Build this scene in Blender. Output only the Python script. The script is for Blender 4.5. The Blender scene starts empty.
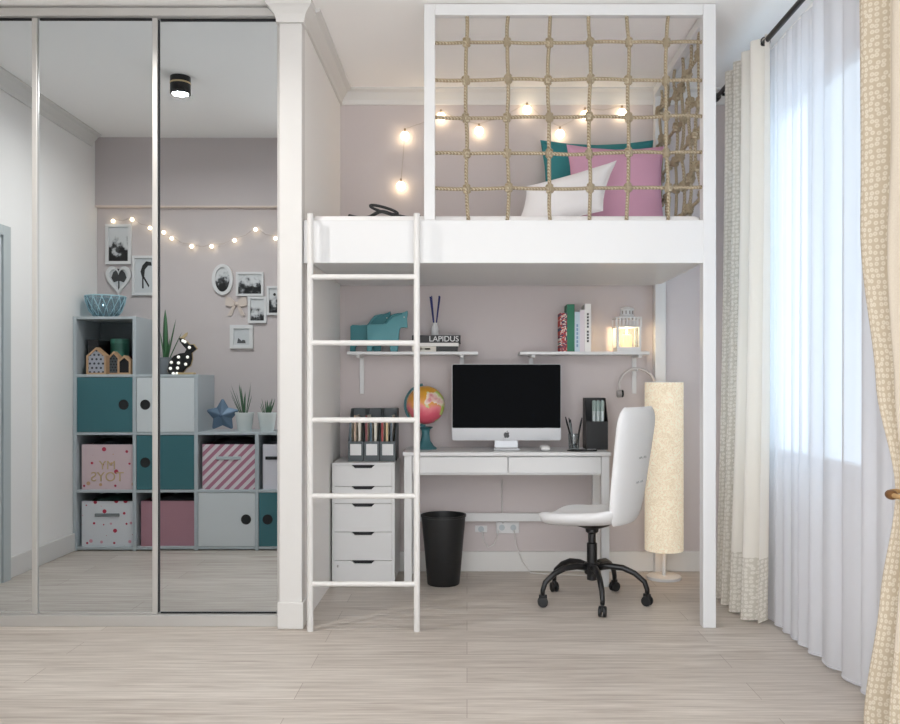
import bpy, bmesh, math, random
from mathutils import Vector, Matrix
random.seed(7)
S = bpy.context.scene
C = S.collection
PI = math.pi
CX, CY, F, EYE = 467.0, 383.0, 852.0, 1.15      # picture centre, focal length in pixels, eye height
MIRROR_Y = 4.05
H = 2.934

def at(px, py, Y):
    return (px - CX) * Y / F, EYE - (py - CY) * Y / F

# ------------------------------------------------------------------ materials
def lin(c):
    if isinstance(c, str):
        c = [int(c[i:i + 2], 16) / 255 for i in (0, 2, 4)]
    return tuple((v / 12.92 if v <= .04045 else ((v + .055) / 1.055) ** 2.4) for v in c) + (1,)

MATS = {}
def mat(name, col, rough=.5, metal=0., spec=.5, emit=None, estr=0., bump=None, alpha=None):
    if name in MATS:
        return MATS[name]
    m = bpy.data.materials.new(name); m.use_nodes = True
    nt = m.node_tree; b = nt.nodes['Principled BSDF']
    b.inputs['Base Color'].default_value = lin(col)
    b.inputs['Roughness'].default_value = rough
    b.inputs['Metallic'].default_value = metal
    b.inputs['Specular IOR Level'].default_value = spec
    if emit:
        b.inputs['Emission Color'].default_value = lin(emit)
        b.inputs['Emission Strength'].default_value = estr
    if bump:
        sc, st = bump
        t = nt.nodes.new('ShaderNodeTexCoord'); n = nt.nodes.new('ShaderNodeTexNoise')
        n.inputs['Scale'].default_value = sc; n.inputs['Detail'].default_value = 4
        nt.links.new(t.outputs['Object'], n.inputs['Vector'])
        bp = nt.nodes.new('ShaderNodeBump'); bp.inputs['Strength'].default_value = st
        bp.inputs['Distance'].default_value = .004
        nt.links.new(n.outputs['Fac'], bp.inputs['Height']); nt.links.new(bp.outputs['Normal'], b.inputs['Normal'])
    MATS[name] = m
    return m

class NB:
    """small node builder"""
    def __init__(s, m): s.nt = m.node_tree; s.b = s.nt.nodes.get('Principled BSDF')
    def n(s, typ, **k):
        x = s.nt.nodes.new(typ)
        for a, v in k.items(): setattr(x, a, v)
        return x
    def l(s, a, b): s.nt.links.new(a, b)
    def math(s, op, a, b=None, c=None):
        x = s.n('ShaderNodeMath', operation=op)
        for i, v in enumerate((a, b, c)):
            if v is None: continue
            if isinstance(v, (int, float)): x.inputs[i].default_value = v
            else: s.l(v, x.inputs[i])
        return x.outputs[0]
    def mix(s, fac, a, b):
        x = s.n('ShaderNodeMix', data_type='RGBA')
        for i, v in ((0, fac), (6, a), (7, b)):
            if isinstance(v, (int, float)): x.inputs[i].default_value = v
            elif isinstance(v, tuple): x.inputs[i].default_value = v
            else: s.l(v, x.inputs[i])
        return x.outputs[2]
    def coord(s, kind='Object', scale=(1, 1, 1), rot=(0, 0, 0)):
        t = s.n('ShaderNodeTexCoord'); mp = s.n('ShaderNodeMapping')
        mp.inputs['Scale'].default_value = scale; mp.inputs['Rotation'].default_value = rot
        s.l(t.outputs[kind], mp.inputs['Vector'])
        return mp.outputs['Vector']
    def xyz(s, v):
        x = s.n('ShaderNodeSeparateXYZ'); s.l(v, x.inputs[0]); return x.outputs
    def noise(s, v, sc, det=3, rough=.5):
        x = s.n('ShaderNodeTexNoise'); x.inputs['Scale'].default_value = sc; x.inputs['Detail'].default_value = det
        x.inputs['Roughness'].default_value = rough; s.l(v, x.inputs['Vector']); return x.outputs['Fac']
    def ramp(s, f, *stops):
        x = s.n('ShaderNodeValToRGB'); e = x.color_ramp.elements
        while len(e) < len(stops): e.new(.5)
        for i, (p, c) in enumerate(stops): e[i].position = p; e[i].color = c if isinstance(c, tuple) else lin(c)
        s.l(f, x.inputs[0]); return x.outputs['Color']
    def bump(s, h, st, dist=.004):
        x = s.n('ShaderNodeBump'); x.inputs['Strength'].default_value = st; x.inputs['Distance'].default_value = dist
        s.l(h, x.inputs['Height']); s.l(x.outputs['Normal'], s.b.inputs['Normal'])

def floor_mat():
    m = mat('oak_planks', 'c4b6a4', .45, spec=.4); q = NB(m)
    v = q.coord('Object')
    br = q.n('ShaderNodeTexBrick'); q.l(v, br.inputs['Vector'])
    br.offset = .37; br.inputs['Scale'].default_value = 1
    br.inputs['Brick Width'].default_value = 1.7; br.inputs['Row Height'].default_value = .172
    br.inputs['Mortar Size'].default_value = .0014; br.inputs['Mortar Smooth'].default_value = .2
    br.inputs['Color1'].default_value = lin('b3a99f'); br.inputs['Color2'].default_value = lin('d3cbc2')
    br.inputs['Mortar'].default_value = lin('9a8c80'); br.inputs['Bias'].default_value = .1
    g = q.noise(q.coord('Object', (1.3, 26, 1)), 2.2, 6, .62)
    k = q.noise(q.coord('Object', (.8, 7, 1)), 1.7, 4, .6)
    c1 = q.mix(q.ramp(g, (.32, (0, 0, 0, 1)), (.66, (1, 1, 1, 1))), lin('988d83'), lin('d4ccc3'))
    c2 = q.mix(.62, br.outputs['Color'], c1)
    dark = q.ramp(k, (.3, (1, 1, 1, 1)), (.42, (0, 0, 0, 1)))
    c3 = q.mix(q.math('MULTIPLY', dark, .5), c2, lin('8f8074'))
    c4 = q.mix(q.math('MULTIPLY', br.outputs['Fac'], .7), c3, lin('8d8076'))
    q.l(c4, q.b.inputs['Base Color'])
    q.bump(g, .08)
    return m

def dots_mat(name, base, dot, cell, rad, plane='xz'):
    m = mat(name, base, .7); q = NB(m); o = q.xyz(q.coord('Object'))
    a = q.math('DIVIDE', o[0], cell)
    row = q.math('DIVIDE', o[2], cell)
    odd = q.math('MULTIPLY', q.math('MODULO', q.math('FLOOR', q.math('ADD', row, 100)), 2), .5)
    a = q.math('SUBTRACT', q.math('FRACT', q.math('ADD', a, odd)), .5); b = q.math('SUBTRACT', q.math('FRACT', row), .5)
    d = q.math('SQRT', q.math('ADD', q.math('MULTIPLY', a, a), q.math('MULTIPLY', b, b)))
    q.l(q.mix(q.math('LESS_THAN', d, rad), lin(base), lin(dot)), q.b.inputs['Base Color'])
    return m

def scatter_mat(name, base, d1, d2, scale, rad):
    m = mat(name, base, .8); q = NB(m); v = q.coord('Object')
    vo = q.n('ShaderNodeTexVoronoi'); vo.voronoi_dimensions = '2D'; vo.inputs['Scale'].default_value = scale; vo.inputs['Randomness'].default_value = .7
    o = q.xyz(v); cb = q.n('ShaderNodeCombineXYZ'); q.l(o[0], cb.inputs[0]); q.l(o[2], cb.inputs[1])
    q.l(cb.outputs[0], vo.inputs['Vector'])
    s = q.n('ShaderNodeSeparateColor'); q.l(vo.outputs['Color'], s.inputs[0])
    dc = q.mix(q.math('GREATER_THAN', s.outputs[0], .55), lin(d1), lin(d2))
    f = q.math('LESS_THAN', vo.outputs['Distance'], q.math('MULTIPLY', s.outputs[1], rad))
    q.l(q.mix(f, lin(base), dc), q.b.inputs['Base Color'])
    return m

def stripe_mat(name, a, b, k):
    m = mat(name, a, .8); q = NB(m); o = q.xyz(q.coord('Object'))
    f = q.math('FRACT', q.math('MULTIPLY', q.math('ADD', o[2], o[0]), k))
    q.l(q.mix(q.math('GREATER_THAN', f, .5), lin(a), lin(b)), q.b.inputs['Base Color'])
    return m

def photo_mat(name, seed, dark=.5, horizon=.0):
    """black and white landscape photograph"""
    m = mat(name, 'a0a0a0', .35); q = NB(m); v = q.coord('Object'); o = q.xyz(v)
    mp = q.n('ShaderNodeMapping'); q.l(v, mp.inputs['Vector']); mp.inputs['Location'].default_value = (seed * 3.1, seed, seed * 1.7)
    n = q.noise(mp.outputs[0], 24, 3)
    f = q.math('ADD', q.math('MULTIPLY', o[2], 7.0), q.math('MULTIPLY', q.math('SUBTRACT', n, .5), 2.2))
    f = q.math('ADD', f, dark)
    q.l(q.ramp(f, (.12, '101112'), (.38, '4a4c4e'), (.5, 'a9abad'), (.8, 'd3d5d6')), q.b.inputs['Base Color'])
    return m

def rope_mat():
    m = mat('jute_rope', 'ab9c82', .9, spec=.1); q = NB(m)
    w = q.n('ShaderNodeTexWave'); w.bands_direction = 'DIAGONAL'; w.inputs['Scale'].default_value = 42
    w.inputs['Distortion'].default_value = 1.5
    q.l(q.coord('Object'), w.inputs['Vector'])
    q.l(q.mix(w.outputs['Fac'], lin('8d7c63'), lin('c6b8a0')), q.b.inputs['Base Color'])
    q.bump(w.outputs['Fac'], .8, .004)
    return m

def paper_mat():
    m = mat('fibre_paper', 'efe2c6', .9, spec=.1); q = NB(m); v = q.coord('Object')
    w = q.n('ShaderNodeTexNoise'); w.inputs['Scale'].default_value = 26; w.inputs['Detail'].default_value = 6
    w.inputs['Distortion'].default_value = 2.5; q.l(v, w.inputs['Vector'])
    vein = q.ramp(w.outputs['Fac'], (.4, 'ecdfc8'), (.5, 'd8c9ae'), (.58, 'ecdfc8'))
    q.l(vein, q.b.inputs['Base Color']); q.l(vein, q.b.inputs['Emission Color'])
    q.b.inputs['Emission Strength'].default_value = .28
    return m

def lace_mat(name, base, thread, plain, u0, u1, trans):
    m = mat(name, base, .95, spec=.05); q = NB(m)
    t = q.n('ShaderNodeTexCoord'); uv = q.xyz(t.outputs['UV'])
    vo = q.n('ShaderNodeTexVoronoi'); vo.voronoi_dimensions = '2D'; vo.inputs['Scale'].default_value = 50; vo.inputs['Randomness'].default_value = .4
    q.l(t.outputs['UV'], vo.inputs['Vector'])
    ring = q.ramp(vo.outputs['Distance'], (.12, (.5, .5, .5, 1)), (.2, (0, 0, 0, 1)), (.3, (0, 0, 0, 1)), (.42, (1, 1, 1, 1)))
    lace = q.mix(ring, lin(thread), lin(base))
    isin = q.math('MAXIMUM', q.math('MULTIPLY', q.math('GREATER_THAN', uv[0], u0), q.math('LESS_THAN', uv[0], u1)), q.math('LESS_THAN', uv[1], .3))
    weave = q.noise(t.outputs['UV'], 160, 2)
    pl = q.mix(weave, lin(plain), lin(thread))
    col = q.mix(isin, pl, lace)
    q.l(col, q.b.inputs['Base Color'])
    tr = q.n('ShaderNodeBsdfTranslucent'); q.l(col, tr.inputs['Color'])
    mx = q.n('ShaderNodeMixShader'); mx.inputs[0].default_value = trans
    out = q.nt.nodes['Material Output']
    q.l(q.b.outputs[0], mx.inputs[1]); q.l(tr.outputs[0], mx.inputs[2]); q.l(mx.outputs[0], out.inputs['Surface'])
    return m

def sheer_mat():
    m = mat('sheer_voile', 'eef0f4', .9); q = NB(m); nt = q.nt
    out = nt.nodes['Material Output']
    tp = q.n('ShaderNodeBsdfTransparent'); tp.inputs[0].default_value = (.97, .97, .98, 1)
    tl = q.n('ShaderNodeBsdfTranslucent'); tl.inputs[0].default_value = lin('e9ebf2')
    df = q.n('ShaderNodeBsdfDiffuse'); df.inputs[0].default_value = lin('e6e6ea')
    m1 = q.n('ShaderNodeMixShader'); m1.inputs[0].default_value = .30
    q.l(df.outputs[0], m1.inputs[1]); q.l(tl.outputs[0], m1.inputs[2])
    m2 = q.n('ShaderNodeMixShader'); m2.inputs[0].default_value = .17
    q.l(m1.outputs[0], m2.inputs[1]); q.l(tp.outputs[0], m2.inputs[2]); q.l(m2.outputs[0], out.inputs['Surface'])
    return m

def glass_mat(name, tint, fac=.85, rough=.02):
    """thin clear glass: see-through with a little gloss"""
    m = mat(name, tint, rough); q = NB(m); out = q.nt.nodes['Material Output']
    tp = q.n('ShaderNodeBsdfTransparent'); tp.inputs[0].default_value = lin(tint)
    gl = q.n('ShaderNodeBsdfGlossy'); gl.inputs['Roughness'].default_value = rough
    mx = q.n('ShaderNodeMixShader'); mx.inputs[0].default_value = 1 - fac
    q.l(tp.outputs[0], mx.inputs[1]); q.l(gl.outputs[0], mx.inputs[2]); q.l(mx.outputs[0], out.inputs['Surface'])
    return m

M = dict(
    pink=mat('blush_paint', 'cbc2c1', .85, spec=.2, bump=(260, .25)),
    white_wall=mat('white_paint', 'eeecea', .85, spec=.2, bump=(240, .25)),
    ceil=mat('ceiling_paint', 'f8f6f4', .9, spec=.1),
    trim=mat('white_trim', 'd8d6d3', .5),
    white=mat('white_lacquer', 'd9d9d9', .38),
    white_warm=mat('white_painted_metal', 'dad8d5', .35),
    alu=mat('pale_aluminium', 'c9c7c4', .35, metal=.3),
    mirror=mat('mirror_glass', 'dae0e4', .0, metal=1),
    dark_gap=mat('dark_recess', '1c1c20', .7),
    black=mat('black_metal', '121214', .35),
    black_soft=mat('black_plastic', '161719', .5),
    teal=mat('teal_lacquer', '3a6d74', .5),
    teal_wood=mat('teal_wood', '5c99a1', .6, bump=(60, .1)),
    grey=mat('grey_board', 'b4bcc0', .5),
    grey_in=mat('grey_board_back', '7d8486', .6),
    screen=mat('black_screen', '020306', .12, spec=.02),
    silver=mat('brushed_silver', 'd5d6d9', .4, metal=.35),
    green=mat('leaf_green', '3f6b45', .5),
    wood=mat('pale_wood', 'c09d7a', .6),
    gold=mat('gold_paint', 'c8b187', .4, metal=.3),
    bulb=mat('lit_bulb', 'fff0d0', .3, emit='ffe9c2', estr=5.5),
    wire=mat('pale_wire', 'b8aea6', .6),
    floor=floor_mat(), rope=rope_mat(), paper=paper_mat(), sheer=sheer_mat(),
    glass=glass_mat('window_glass', 'dbe7ef', .97), clear=glass_mat('clear_acrylic', 'eef2f3', .88),
    blue_glass=glass_mat('pale_blue_glass', 'd2e4ea', .85, .1),
)

# ------------------------------------------------------------------ mesh helpers
def obj(name, bm, m, parent=None, smooth=False, autosmooth=None):
    bmesh.ops.recalc_face_normals(bm, faces=bm.faces)
    me = bpy.data.meshes.new(name); bm.to_mesh(me); bm.free()
    if smooth or autosmooth:
        for p in me.polygons: p.use_smooth = True
        if autosmooth: me.set_sharp_from_angle(angle=math.radians(autosmooth))
    me.materials.append(m if not isinstance(m, str) else M[m])
    o = bpy.data.objects.new(name, me); C.objects.link(o)
    if parent: o.parent = parent
    return o

def BM(): return bmesh.new()

def box(bm, x0, x1, y0, y1, z0, z1, bev=0., seg=2):
    t = BM()
    vs = [t.verts.new((x, y, z)) for x in (x0, x1) for y in (y0, y1) for z in (z0, z1)]
    for f in ((0, 1, 3, 2), (4, 6, 7, 5), (0, 4, 5, 1), (2, 3, 7, 6), (0, 2, 6, 4), (1, 5, 7, 3)):
        t.faces.new([vs[i] for i in f])
    if bev: bmesh.ops.bevel(t, geom=t.edges[:], offset=bev, segments=seg, affect='EDGES', profile=.5)
    join(bm, t)
    return bm

def join(bm, t, mtx=None):
    if mtx is not None: bmesh.ops.transform(t, matrix=mtx, verts=t.verts)
    mp = {}
    for v in t.verts: mp[v] = bm.verts.new(v.co)
    for f in t.faces:
        try: bm.faces.new([mp[v] for v in f.verts])
        except ValueError: pass
    t.free()

def tube(bm, pts, r, seg=10, closed=False):
    pts = [Vector(p) for p in pts]; n = len(pts); rings = []
    rr = r if isinstance(r, (list, tuple)) else [r] * n
    up = None
    for i, p in enumerate(pts):
        if closed: d = pts[(i + 1) % n] - pts[i - 1]
        else: d = pts[min(i + 1, n - 1)] - pts[max(i - 1, 0)]
        d.normalize()
        if up is None:
            a = Vector((0, 0, 1)) if abs(d.z) < .9 else Vector((1, 0, 0)); up = (a - d * a.dot(d)).normalized()
        else: up = (up - d * up.dot(d)).normalized()
        s = d.cross(up)
        rings.append([bm.verts.new(p + (up * math.cos(2 * PI * k / seg) + s * math.sin(2 * PI * k / seg)) * rr[i]) for k in range(seg)])
    for i in range(n if closed else n - 1):
        a, b = rings[i], rings[(i + 1) % n]
        for k in range(seg): bm.faces.new((a[k], a[(k + 1) % seg], b[(k + 1) % seg], b[k]))
    if not closed:
        bm.faces.new(rings[0][::-1]); bm.faces.new(rings[-1])
    return bm

def lathe(bm, prof, c=(0, 0, 0), seg=28, ax='z'):
    rings = []
    for r, z in prof:
        r = max(r, 1e-4); ring = []
        for k in range(seg):
            a = 2 * PI * k / seg; u, v = r * math.cos(a), r * math.sin(a)
            co = (u, v, z) if ax == 'z' else (u, z, v) if ax == 'y' else (z, u, v)
            ring.append(bm.verts.new(Vector(co) + Vector(c)))
        rings.append(ring)
    for a, b in zip(rings, rings[1:]):
        for k in range(seg): bm.faces.new((a[k], a[(k + 1) % seg], b[(k + 1) % seg], b[k]))
    bm.faces.new(rings[0]); bm.faces.new(rings[-1])
    return bm

def prism(bm, pts, y0, y1, bev=0.):
    """outline in x,z extruded along y"""
    t = BM()
    a = [t.verts.new((x, y0, z)) for x, z in pts]; b = [t.verts.new((x, y1, z)) for x, z in pts]; n = len(pts)
    t.faces.new(a); t.faces.new(b[::-1])
    for i in range(n): t.faces.new((a[i], b[i], b[(i + 1) % n], a[(i + 1) % n]))
    bmesh.ops.recalc_face_normals(t, faces=t.faces)
    if bev:
        es = [e for e in t.edges if abs(e.verts[0].co.y - e.verts[1].co.y) < 1e-6]
        bmesh.ops.bevel(t, geom=es, offset=bev, segments=2, affect='EDGES', profile=.5)
    bmesh.ops.triangulate(t, faces=[f for f in t.faces if len(f.verts) > 4])
    join(bm, t); return bm

def frame_prism(bm, outer, inner, y0, y1):
    n = len(outer)
    rings = [[bm.verts.new((x, y, z)) for x, z in p] for p, y in ((outer, y0), (outer, y1), (inner, y1), (inner, y0))]
    for r in range(4):
        a, b = rings[r], rings[(r + 1) % 4]
        for i in range(n): bm.faces.new((a[i], a[(i + 1) % n], b[(i + 1) % n], b[i]))
    return bm

def slab(bm, nu, nv, pos, thick, nrm):
    """soft closed slab: pos(u,v) and thickness over u,v in -1..1, zero at the rim"""
    us = [math.sin(PI / 2 * (-1 + 2 * i / nu)) for i in range(nu + 1)]; vs = [math.sin(PI / 2 * (-1 + 2 * i / nv)) for i in range(nv + 1)]
    g = {}
    for s in (1, -1):
        for i, u in enumerate(us):
            for j, v in enumerate(vs):
                rim = i in (0, nu) or j in (0, nv)
                if rim and s < 0: g[s, i, j] = g[1, i, j]; continue
                nn = nrm(u, v) if callable(nrm) else nrm
                g[s, i, j] = bm.verts.new(Vector(pos(u, v)) + Vector(nn) * (0 if rim else s * thick(u, v)))
        for i in range(nu):
            for j in range(nv):
                f = (g[s, i, j], g[s, i + 1, j], g[s, i + 1, j + 1], g[s, i, j + 1])
                try: bm.faces.new(f if s > 0 else f[::-1])
                except ValueError: pass
    return bm

def sphere(bm, c, r, u=16, v=10, sc=(1, 1, 1)):
    t = BM(); bmesh.ops.create_uvsphere(t, u_segments=u, v_segments=v, radius=r)
    join(bm, t, Matrix.Translation(c) @ Matrix.Diagonal((*sc, 1))); return bm

def text_mesh(body, size, ext=.001):
    cu = bpy.data.curves.new('lettering', 'FONT'); cu.body = body; cu.size = size; cu.extrude = ext
    cu.align_x = 'CENTER'; cu.align_y = 'CENTER'
    o = bpy.data.objects.new('lettering_source', cu); C.objects.link(o)
    dg = bpy.context.evaluated_depsgraph_get()
    me = bpy.data.meshes.new_from_object(o.evaluated_get(dg))
    bpy.data.objects.remove(o); bpy.data.curves.remove(cu)
    return me

def lettering(body, size, loc, rot, m, parent):
    me = text_mesh(body, size); me.name = 'lettering'; me.materials.append(M[m] if isinstance(m, str) else m)
    o = bpy.data.objects.new('lettering', me); C.objects.link(o); o.parent = parent
    o.location = loc; o.rotation_euler = rot
    return o

# ------------------------------------------------------------------ scene helpers
def tag(o, label, cat, group=None):
    o['label'] = label; o['category'] = cat
    if group: o['group'] = group
    return o
def thing(name, label, cat, loc=(0, 0, 0), rz=0., group=None):
    o = bpy.data.objects.new(name, None); C.objects.link(o); o.empty_display_size = .05
    o.location = loc; o.rotation_euler = (0, 0, rz)
    return tag(o, label, cat, group)
def struct(name, bm, m, parent=None, **k):
    o = obj(name, bm, m, parent, **k)
    if parent is None: o['kind'] = 'structure'
    return o
def sbox(name, m, *b, parent=None, bev=0.): return struct(name, box(BM(), *b, bev), m, parent)
def pbox(name, m, parent, *b, bev=.002): return obj(name, box(BM(), *b, bev), m, parent)

# ================================================================== THE ROOM
YB, YO, XL, XR = 5.21, 1.88, -2.70, 1.62
sbox('floor', 'floor', -2.8, 1.74, -.5, 5.33, -.06, 0)
sbox('ceiling', 'ceil', -2.8, 1.74, -.5, 5.33, H, H + .06)
sbox('wall_back', 'pink', -2.8, 1.74, YB, YB + .12, 0, H)
sbox('wall_left', 'white_wall', XL - .1, XL, -.5, YB, 0, H)
sbox('wall_front', 'pink', XL, -1.06, YO - .12, YO, 0, H)
sbox('trim_soffit', 'pink', XL, -1.06, YO, YO + .035, 2.44, H)
sbox('trim_soffit_edge', mat('warm_edge', 'e6d6cb', .6), XL, -1.06, YO, YO + .039, 2.43, 2.44)
sbox('wall_partition', 'white_wall', -.875, -.775, 4.06, YB, 0, H)
# right wall with its window opening
WY0, WY1, WZ0, WZ1 = 3.5, 4.72, .74, 2.62
b = BM()
box(b, XR, XR + .12, -.5, WY0, 0, H); box(b, XR, XR + .12, WY1, YB, 0, H)
box(b, XR, XR + .12, WY0, WY1, 0, WZ0); box(b, XR, XR + .12, WY0, WY1, WZ1, H)
struct('wall_right', b, 'white_wall')
w = sbox('window_1', 'white', XR + .03, XR + .09, WY0, WY0 + .06, WZ0, WZ1)
pbox('window_frame', 'white', w, XR + .03, XR + .09, WY1 - .06, WY1, WZ0, WZ1)
pbox('window_frame', 'white', w, XR + .03, XR + .09, WY0, WY1, WZ0, WZ0 + .06)
pbox('window_frame', 'white', w, XR + .03, XR + .09, WY0, WY1, WZ1 - .06, WZ1)
pbox('window_mullion', 'white', w, XR + .03, XR + .09, 4.07, 4.13, WZ0, WZ1)
pbox('window_pane', 'glass', w, XR + .058, XR + .064, WY0, WY1, WZ0, WZ1, bev=0)
pbox('window_sill', 'white', w, XR - .03, XR + .05, WY0 - .04, WY1 + .04, WZ0 - .03, WZ0)
# baseboards
def baseboard(side, *b):
    return sbox('baseboard_' + side, 'trim', *b, bev=.004)
baseboard('back', -.775, XR, YB - .016, YB, 0, .122)
baseboard('left', XL, XL + .016, 1.88, 3.10, 0, .122)
baseboard('right', XR - .016, XR, -.5, YB - .016, 0, .122)
# cornices
def cornice(name, along, a0, a1, wallc, sgn):
    prof = [(0, -.085), (.012, -.085), (.02, -.06), (.05, -.022), (.075, -.012), (.075, 0), (0, 0)]
    b = BM()
    r0, r1 = [], []
    for d, z in prof:
        for r, a in ((r0, a0), (r1, a1)):
            p = (wallc + sgn * d, a, H + z) if along == 'y' else (a, wallc + sgn * d, H + z)
            r.append(b.verts.new(p))
    n = len(prof)
    for i in range(n): b.faces.new((r0[i], r0[(i + 1) % n], r1[(i + 1) % n], r1[i]))
    b.faces.new(r0); b.faces.new(r1[::-1])
    return struct(name, b, 'trim')
cornice('trim_1', 'y', 1.98, 4.0, XL, 1)
cornice('trim_2', 'x', -.775, XR, YB, -1)
cornice('trim_3', 'y', 4.06, YB, -.775, 1)
# pilaster closing the partition
b = BM(); box(b, -.878, -.772, 3.985, 4.06, .12, H - .1, .004); ob = struct('trim_4', b, 'trim')
b = BM(); box(b, -.886, -.764, 3.975, 4.06, 0, .125, .005); obj('plinth_block', b, 'trim', ob)
b = BM()
prof = [(0, 0), (.012, 0), (.014, .015), (.02, .035), (.04, .06), (.052, .07), (.052, .1)]
lo = [];
for d, z in prof:
    lo.append([b.verts.new(v) for v in ((-.878 - d, 4.06, H - .1 + z), (-.878 - d, 3.985 - d, H - .1 + z), (-.772 + d, 3.985 - d, H - .1 + z), (-.772 + d, 4.06, H - .1 + z))])
for p, q_ in zip(lo, lo[1:]):
    for i in range(4): b.faces.new((p[i], p[(i + 1) % 4], q_[(i + 1) % 4], q_[i]))
b.faces.new(lo[0]); b.faces.new(lo[-1])
obj('capital', b, 'trim', ob)
# the door on the left wall, seen in the mirror
greyd = mat('grey_door_paint', 'b5bcbd', .5)
d = sbox('door_1', mat('pale_door', 'd9dcdc', .5), XL, XL + .02, 3.2, 3.9, 0, 2.0)
pbox('door_casing', greyd, d, XL, XL + .035, 3.12, 3.2, 0, 2.06)
pbox('door_casing', greyd, d, XL, XL + .035, 3.9, 3.97, 0, 2.06)
pbox('door_casing', greyd, d, XL, XL + .035, 3.2, 3.9, 2.0, 2.06)

# ================================================================== WARDROBE
wd = thing('sliding_wardrobe', 'built-in white wardrobe with tall mirrored sliding doors', 'wardrobe', (0, 0, 0))
pbox('top_track', 'alu', wd, XL, -.886, 4.02, 4.14, 2.884, 2.922)
pbox('bottom_track', 'alu', wd, XL, -.888, 4.02, 4.14, 0, .052)
pbox('side_panel', 'white', wd, XL, -2.62, 4.06, 4.7, .052, 2.884)
pbox('carcass', 'white', wd, XL, -.88, 4.14, 4.7, 0, H - .002)
edges = (-.886, -1.474, -2.045, -2.62)
for i in range(3):
    x1, x0 = edges[i], edges[i + 1]
    dz = .008 if i == 0 else 0
    dr = obj('sliding_door', box(BM(), x0, x1, MIRROR_Y + .004 + dz, MIRROR_Y + .02 + dz, .055, 2.883), 'grey', wd)
    obj('mirror', box(BM(), x0 + .008, x1 - .004, MIRROR_Y + dz, MIRROR_Y + .004 + dz, .062, 2.878), 'mirror', dr)
    if i: pbox('stile', 'alu', dr, x1 - .018, x1 + .006, MIRROR_Y - .012, MIRROR_Y + .012, .053, 2.883)
    else: pbox('stile', 'alu', dr, x1 - .014, x1, MIRROR_Y - .01, MIRROR_Y + .012, .053, 2.883)
    pbox('top_rail', 'dark_gap', dr, x0 + .016, x1 - .023, MIRROR_Y - .004 + dz, MIRROR_Y + .004 + dz, 2.872, 2.883, bev=.001)
    pbox('bottom_rail', 'alu' if i else 'dark_gap', dr, x0 + .016, x1 - .023, MIRROR_Y - .004 + dz, MIRROR_Y + .004 + dz, .054, .062 if i else .06, bev=.001)
    if i == 0: pbox('seam', 'dark_gap', dr, x0 + .006, x0 + .0095, MIRROR_Y - .002, MIRROR_Y + .008, .06, 2.875, bev=0)

# ================================================================== LOFT BED
bed = thing('loft_bed', 'white loft bed with a solid front rail over the desk', 'bed', (0, 0, 0))
pbox('front_rail', 'white', bed, -.768, 1.169, 4.0, 4.035, 1.713, 1.915, bev=.003)
pbox('rear_rail', 'white', bed, -.768, 1.135, 5.165, 5.2, 1.745, 1.915)
pbox('side_rail', 'white', bed, 1.135, 1.169, 4.062, 5.138, 1.745, 1.915)
pbox('deck', 'white', bed, -.768, 1.135, 4.036, 5.164, 1.745, 1.765, bev=0)
pbox('post', 'white', bed, 1.108, 1.169, 3.998, 4.06, 0, H - .004, bev=.003)
pbox('post', 'white', bed, 1.135, 1.2, 5.14, 5.2, 0, H - .004, bev=.003)
pbox('guard_post', 'white', bed, at(424, 0, 4)[0], at(435, 0, 4)[0], 4.0, 4.04, 1.915, H - .004, bev=.003)
pbox('top_rail', 'white', bed, at(435, 0, 4)[0], 1.108, 4.0, 4.04, 2.878, H - .004, bev=.003)
pbox('top_rail', 'white', bed, 1.125, 1.169, 4.06, 5.14, 2.878, H - .004, bev=.003)
b = BM(); box(b, -.755, 1.118, 4.05, 5.15, 1.766, 1.95, .035, 4)
tag(obj('mattress', b, mat('mattress_cloth', 'e9e7e6', .9, bump=(120, .2)), smooth=True), 'thick white mattress lying on the loft bed', 'mattress')

# ladder
ld = thing('ladder', 'white round-tube ladder hooked to the front of the loft bed', 'ladder', (0, 0, 0))
LY = 3.95
xa, xb = at(310.3, 0, LY)[0], at(416.8, 0, LY)[0]
for x in (xa, xb):
    obj('stile', tube(BM(), [(x, LY, 0), (x, LY, 1.0), (x, LY, 1.935)], .0145, 16), 'white_warm', ld, autosmooth=40)
    obj('hook', tube(BM(), [(x, LY, 1.925), (x, LY + .03, 1.935), (x, 4.03, 1.935)], .008, 8), 'white_warm', ld, autosmooth=40)
for y in (277, 343, 420, 496, 584):
    z = at(0, y, LY)[1]
    obj('rung', tube(BM(), [(xa, LY, z), (xb, LY, z)], .0125, 14), 'white_warm', ld, autosmooth=40)

# rope nets
def wob(a): return random.uniform(-a, a)
KNOT = None
def knot(parent, p, rx=0., s=1.):
    global KNOT
    if KNOT is None:
        KNOT = obj('knot', lathe(BM(), [(.012, -.03), (.02, -.027), (.025, -.019), (.021, -.012), (.028, -.004), (.028, .004), (.021, .012), (.025, .019), (.02, .027), (.012, .03)], seg=14), 'rope', parent, smooth=True)
        k = KNOT
    else:
        k = KNOT.copy(); C.objects.link(k); k.parent = parent
    k.location = p; k.rotation_euler = (wob(.15), rx + wob(.15), wob(2)); k.scale = (s * .92, s * .85, s * .85)
NY = 4.02
net = thing('rope_net', 'knotted jute rope net strung across the front opening of the loft bed', 'net', (0, 0, 0))
xs = [at(p, 0, NY)[0] for p in (467, 508, 549, 590, 628, 667)]
zs = [at(0, p, NY)[1] for p in (43, 80, 117, 153, 188)]
K = {(i, j): (xs[i] + wob(.006), NY + wob(.006), zs[j] + wob(.005)) for i in range(6) for j in range(5)}
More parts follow.
